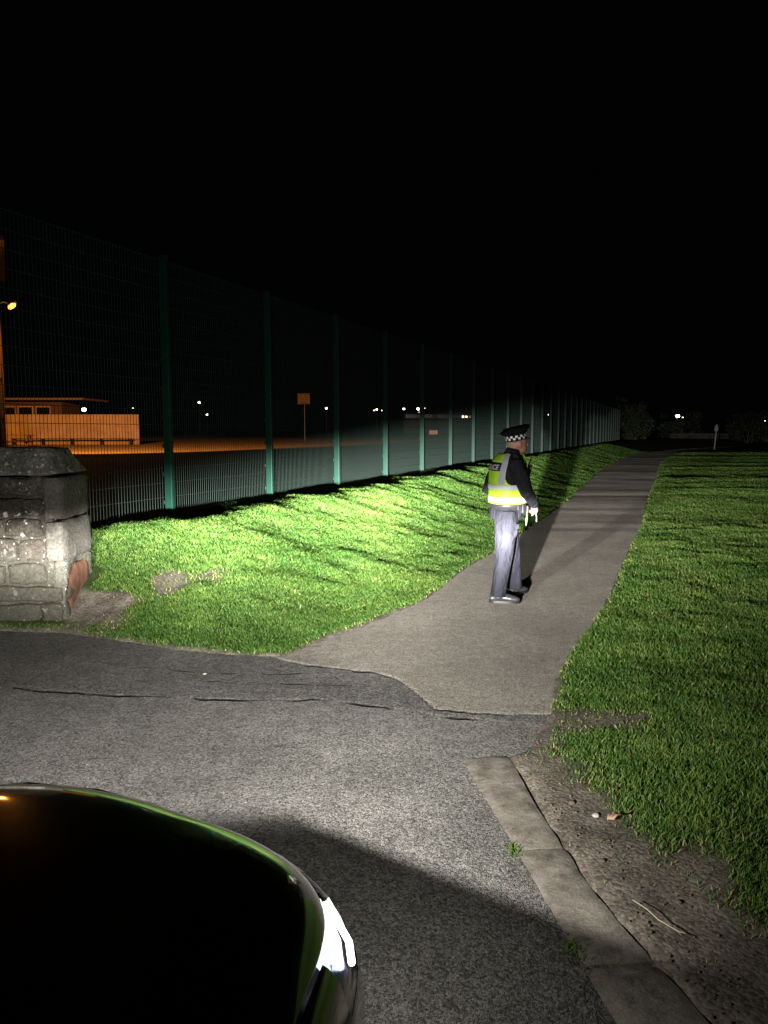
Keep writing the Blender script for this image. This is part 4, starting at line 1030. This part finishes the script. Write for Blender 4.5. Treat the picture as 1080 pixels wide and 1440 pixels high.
tme = bpy.data.meshes.new_from_object(to.evaluated_get(dg)); bpy.data.objects.remove(to)
bmt = bmesh.new(); bmt.from_mesh(tme); bmesh.ops.triangulate(bmt, faces=bmt.faces)
bmesh.ops.subdivide_edges(bmt, edges=[e for e in bmt.edges if e.calc_length() > .03], cuts=1)
xs = [v.co.x for v in bmt.verts]; yy_ = [v.co.y for v in bmt.verts]; mx_, mn_ = max(xs), min(xs); my, ny = max(yy_), min(yy_)
for v in bmt.verts:
    u = (v.co.x-(mx_+mn_)/2)/(mx_-mn_); w_ = (v.co.y-(my+ny)/2)/(my-ny); v.co = tsurf(R(178)+u*R(68), 1.405+w_*.052, VO+.0155)
obj('police_lettering', bmt, m_wht, vest)
# epaulette and shoulder number
obj('epaulette', newbox((.03, -.135, 1.522), (.05, .10, .012), 0, .004, rx=.35), m_kit, man)
obj('arm_badge', newbox((.075, -.262, 1.335), (.035, .006, .014), .2), m_refl, man)
# cap
cap = bpy.data.objects.new('cap', None); C.objects.link(cap); cap.parent = man; cap.location = HC+Vector((-.004, 0, .035)); cap.rotation_euler = (0, R(-11), 0)
def ringmesh(rings, n=40, capz=None):
    bm = bmesh.new(); rg = []
    for (a, b, z, tx) in rings: rg.append([bm.verts.new((a*math.cos(2*PI*j/n)+tx, b*math.sin(2*PI*j/n), z)) for j in range(n)])
    for p, q in zip(rg, rg[1:]):
        for j in range(n): bm.faces.new((p[j], p[(j+1) % n], q[(j+1) % n], q[j]))
    if capz is not None:
        c = bm.verts.new((rings[-1][3], 0, capz))
        for j in range(n): bm.faces.new((rg[-1][j], rg[-1][(j+1) % n], c))
    return bm
bm = ringmesh([(.104, .088, .043, 0), (.108, .092, .052, 0), (.140, .130, .085, .004), (.150, .140, .100, .006), (.147, .138, .114, .006), (.12, .112, .124, .006)], 40, .128)
for v in bm.verts:
    if v.co.z > .08: v.co.z += .10*max(0, v.co.x)*1.0 - .02*(1 if v.co.x < -.08 else 0)
obj('crown', bm, m_capm, cap, True)
obj('lower_band', ringmesh([(.098, .083, -.012, 0), (.102, .087, -.006, 0), (.103, .088, .004, 0)]), m_capm, cap, True)
bm = bmesh.new(); nc = 26; zs = [.0, .022, .044]; rg = [[bm.verts.new((.1055*math.cos(2*PI*j/nc), .0900*math.sin(2*PI*j/nc), z)) for j in range(nc)] for z in zs]
for r in range(2):
    for j in range(nc): f_ = bm.faces.new((rg[r][j], rg[r][(j+1) % nc], rg[r+1][(j+1) % nc], rg[r+1][j])); f_.material_index = (r+j) % 2
obj('chequered_band', bm, [m_capm, simple('white_checks', (.75, .75, .75), .6)], cap)
bm = bmesh.new(); a_ = []; b_ = []
for j in range(13):
    t = R(-58+116*j/12); k = math.cos(R(-90+180*j/12)); a_.append(bm.verts.new((.103*math.cos(t), .088*math.sin(t), .004))); b_.append(bm.verts.new((.103*math.cos(t)+.050*k, .088*math.sin(t)*1.02, .004-.035*k)))
for j in range(12): bm.faces.new((a_[j], a_[j+1], b_[j+1], b_[j]))
evaluated('peak', bm, [('SOLIDIFY', dict(thickness=.003))], m_black, cap)
bm = bmesh.new(); ball(bm, (.106, 0, .04), (.008, .02, .026), 10); obj('cap_badge', bm, m_refl, cap, True)
# cropped hair
bm = bmesh.new(); ball(bm, HC+Vector((-.010, 0, .030)), (.094, .083, .080), 20)
bmesh.ops.delete(bm, geom=[v for v in bm.verts if v.co.z < HC.z-.010 or (v.co.x > HC.x+.05)], context='VERTS'); obj('hair', bm, simple('cropped_grey_hair', (.16, .11, .085), .9), man, True)
# pouches on the belt and body-worn kit
kt = Vector((0, 0, 0))
for (th, z, s) in ((R(-62), .985, (.05, .035, .10)), (R(-38), .97, (.06, .04, .08)), (R(-78), .995, (.05, .03, .06))):
    p = tsurf(th, z, .03); obj('belt_pouch', newbox(p, s, th+PI/2, .008), m_kit, man)
m_cord = simple('white_cord', (.22, .22, .20), .6)
rad = thing('radio', 'black handheld radio clipped to the chest of the officer vest', 'radio', (0, 0, 0))
rad.location = MAN + Matrix.Rotation(R(12), 3, 'Z') @ Vector((.232, -.02, 1.36+MZ)); rad.rotation_euler = (0, R(12), R(12))
obj('case', newbox((0, 0, 0), (.045, .065, .14), 0, .008), m_kit, rad)
tubeobj('aerial', [(0, .018, .07), (.01, .018, .15)], .006, m_kit, rad)
obj('screen', newbox((-.0, -.0335, .02), (.02, .004, .03)), m_refl2, rad)
def cord(pts, r, lab, n=6):
    P0 = MAN+Vector((0, 0, MZ)); Rm = None
    # smooth polyline
    v = [Vector(p) for p in pts]; out = []
    for i in range(len(v)-1):
        p0, p1, p2, p3 = v[max(i-1, 0)], v[i], v[i+1], v[min(i+2, len(v)-1)]
        for k in range(6):
            t = k/6; out.append(.5*((2*p1)+(p2-p0)*t+(2*p0-5*p1+4*p2-p3)*t*t+(3*p1-p0-3*p2+p3)*t**3))
    out.append(v[-1]); bm = bmesh.new(); tube(bm, out, r, n)
    o = obj('lanyard', bm, m_cord, None, True); o.location = P0; o.rotation_euler.z = R(12); o.scale = (1.08, 1.08, 1); tag(o, lab, 'lanyard')
cord([(.13, -.14, .99), (.15, -.16, .92), (.14, -.165, .86), (.15, -.15, .80), (.165, -.13, .86), (.17, -.12, .95), (.18, -.10, .88), (.185, -.08, .84), (.19, -.07, .93), (.20, -.06, .98)], .0024, 'white looped cord hanging at the right hip of the officer')
cord([(.28, -.03, .96), (.30, -.04, .89), (.305, -.03, .83), (.318, -.01, .82), (.318, .0, .87), (.295, -.01, .94)], .0026, 'pale cord loop dangling beneath the clasped hands')
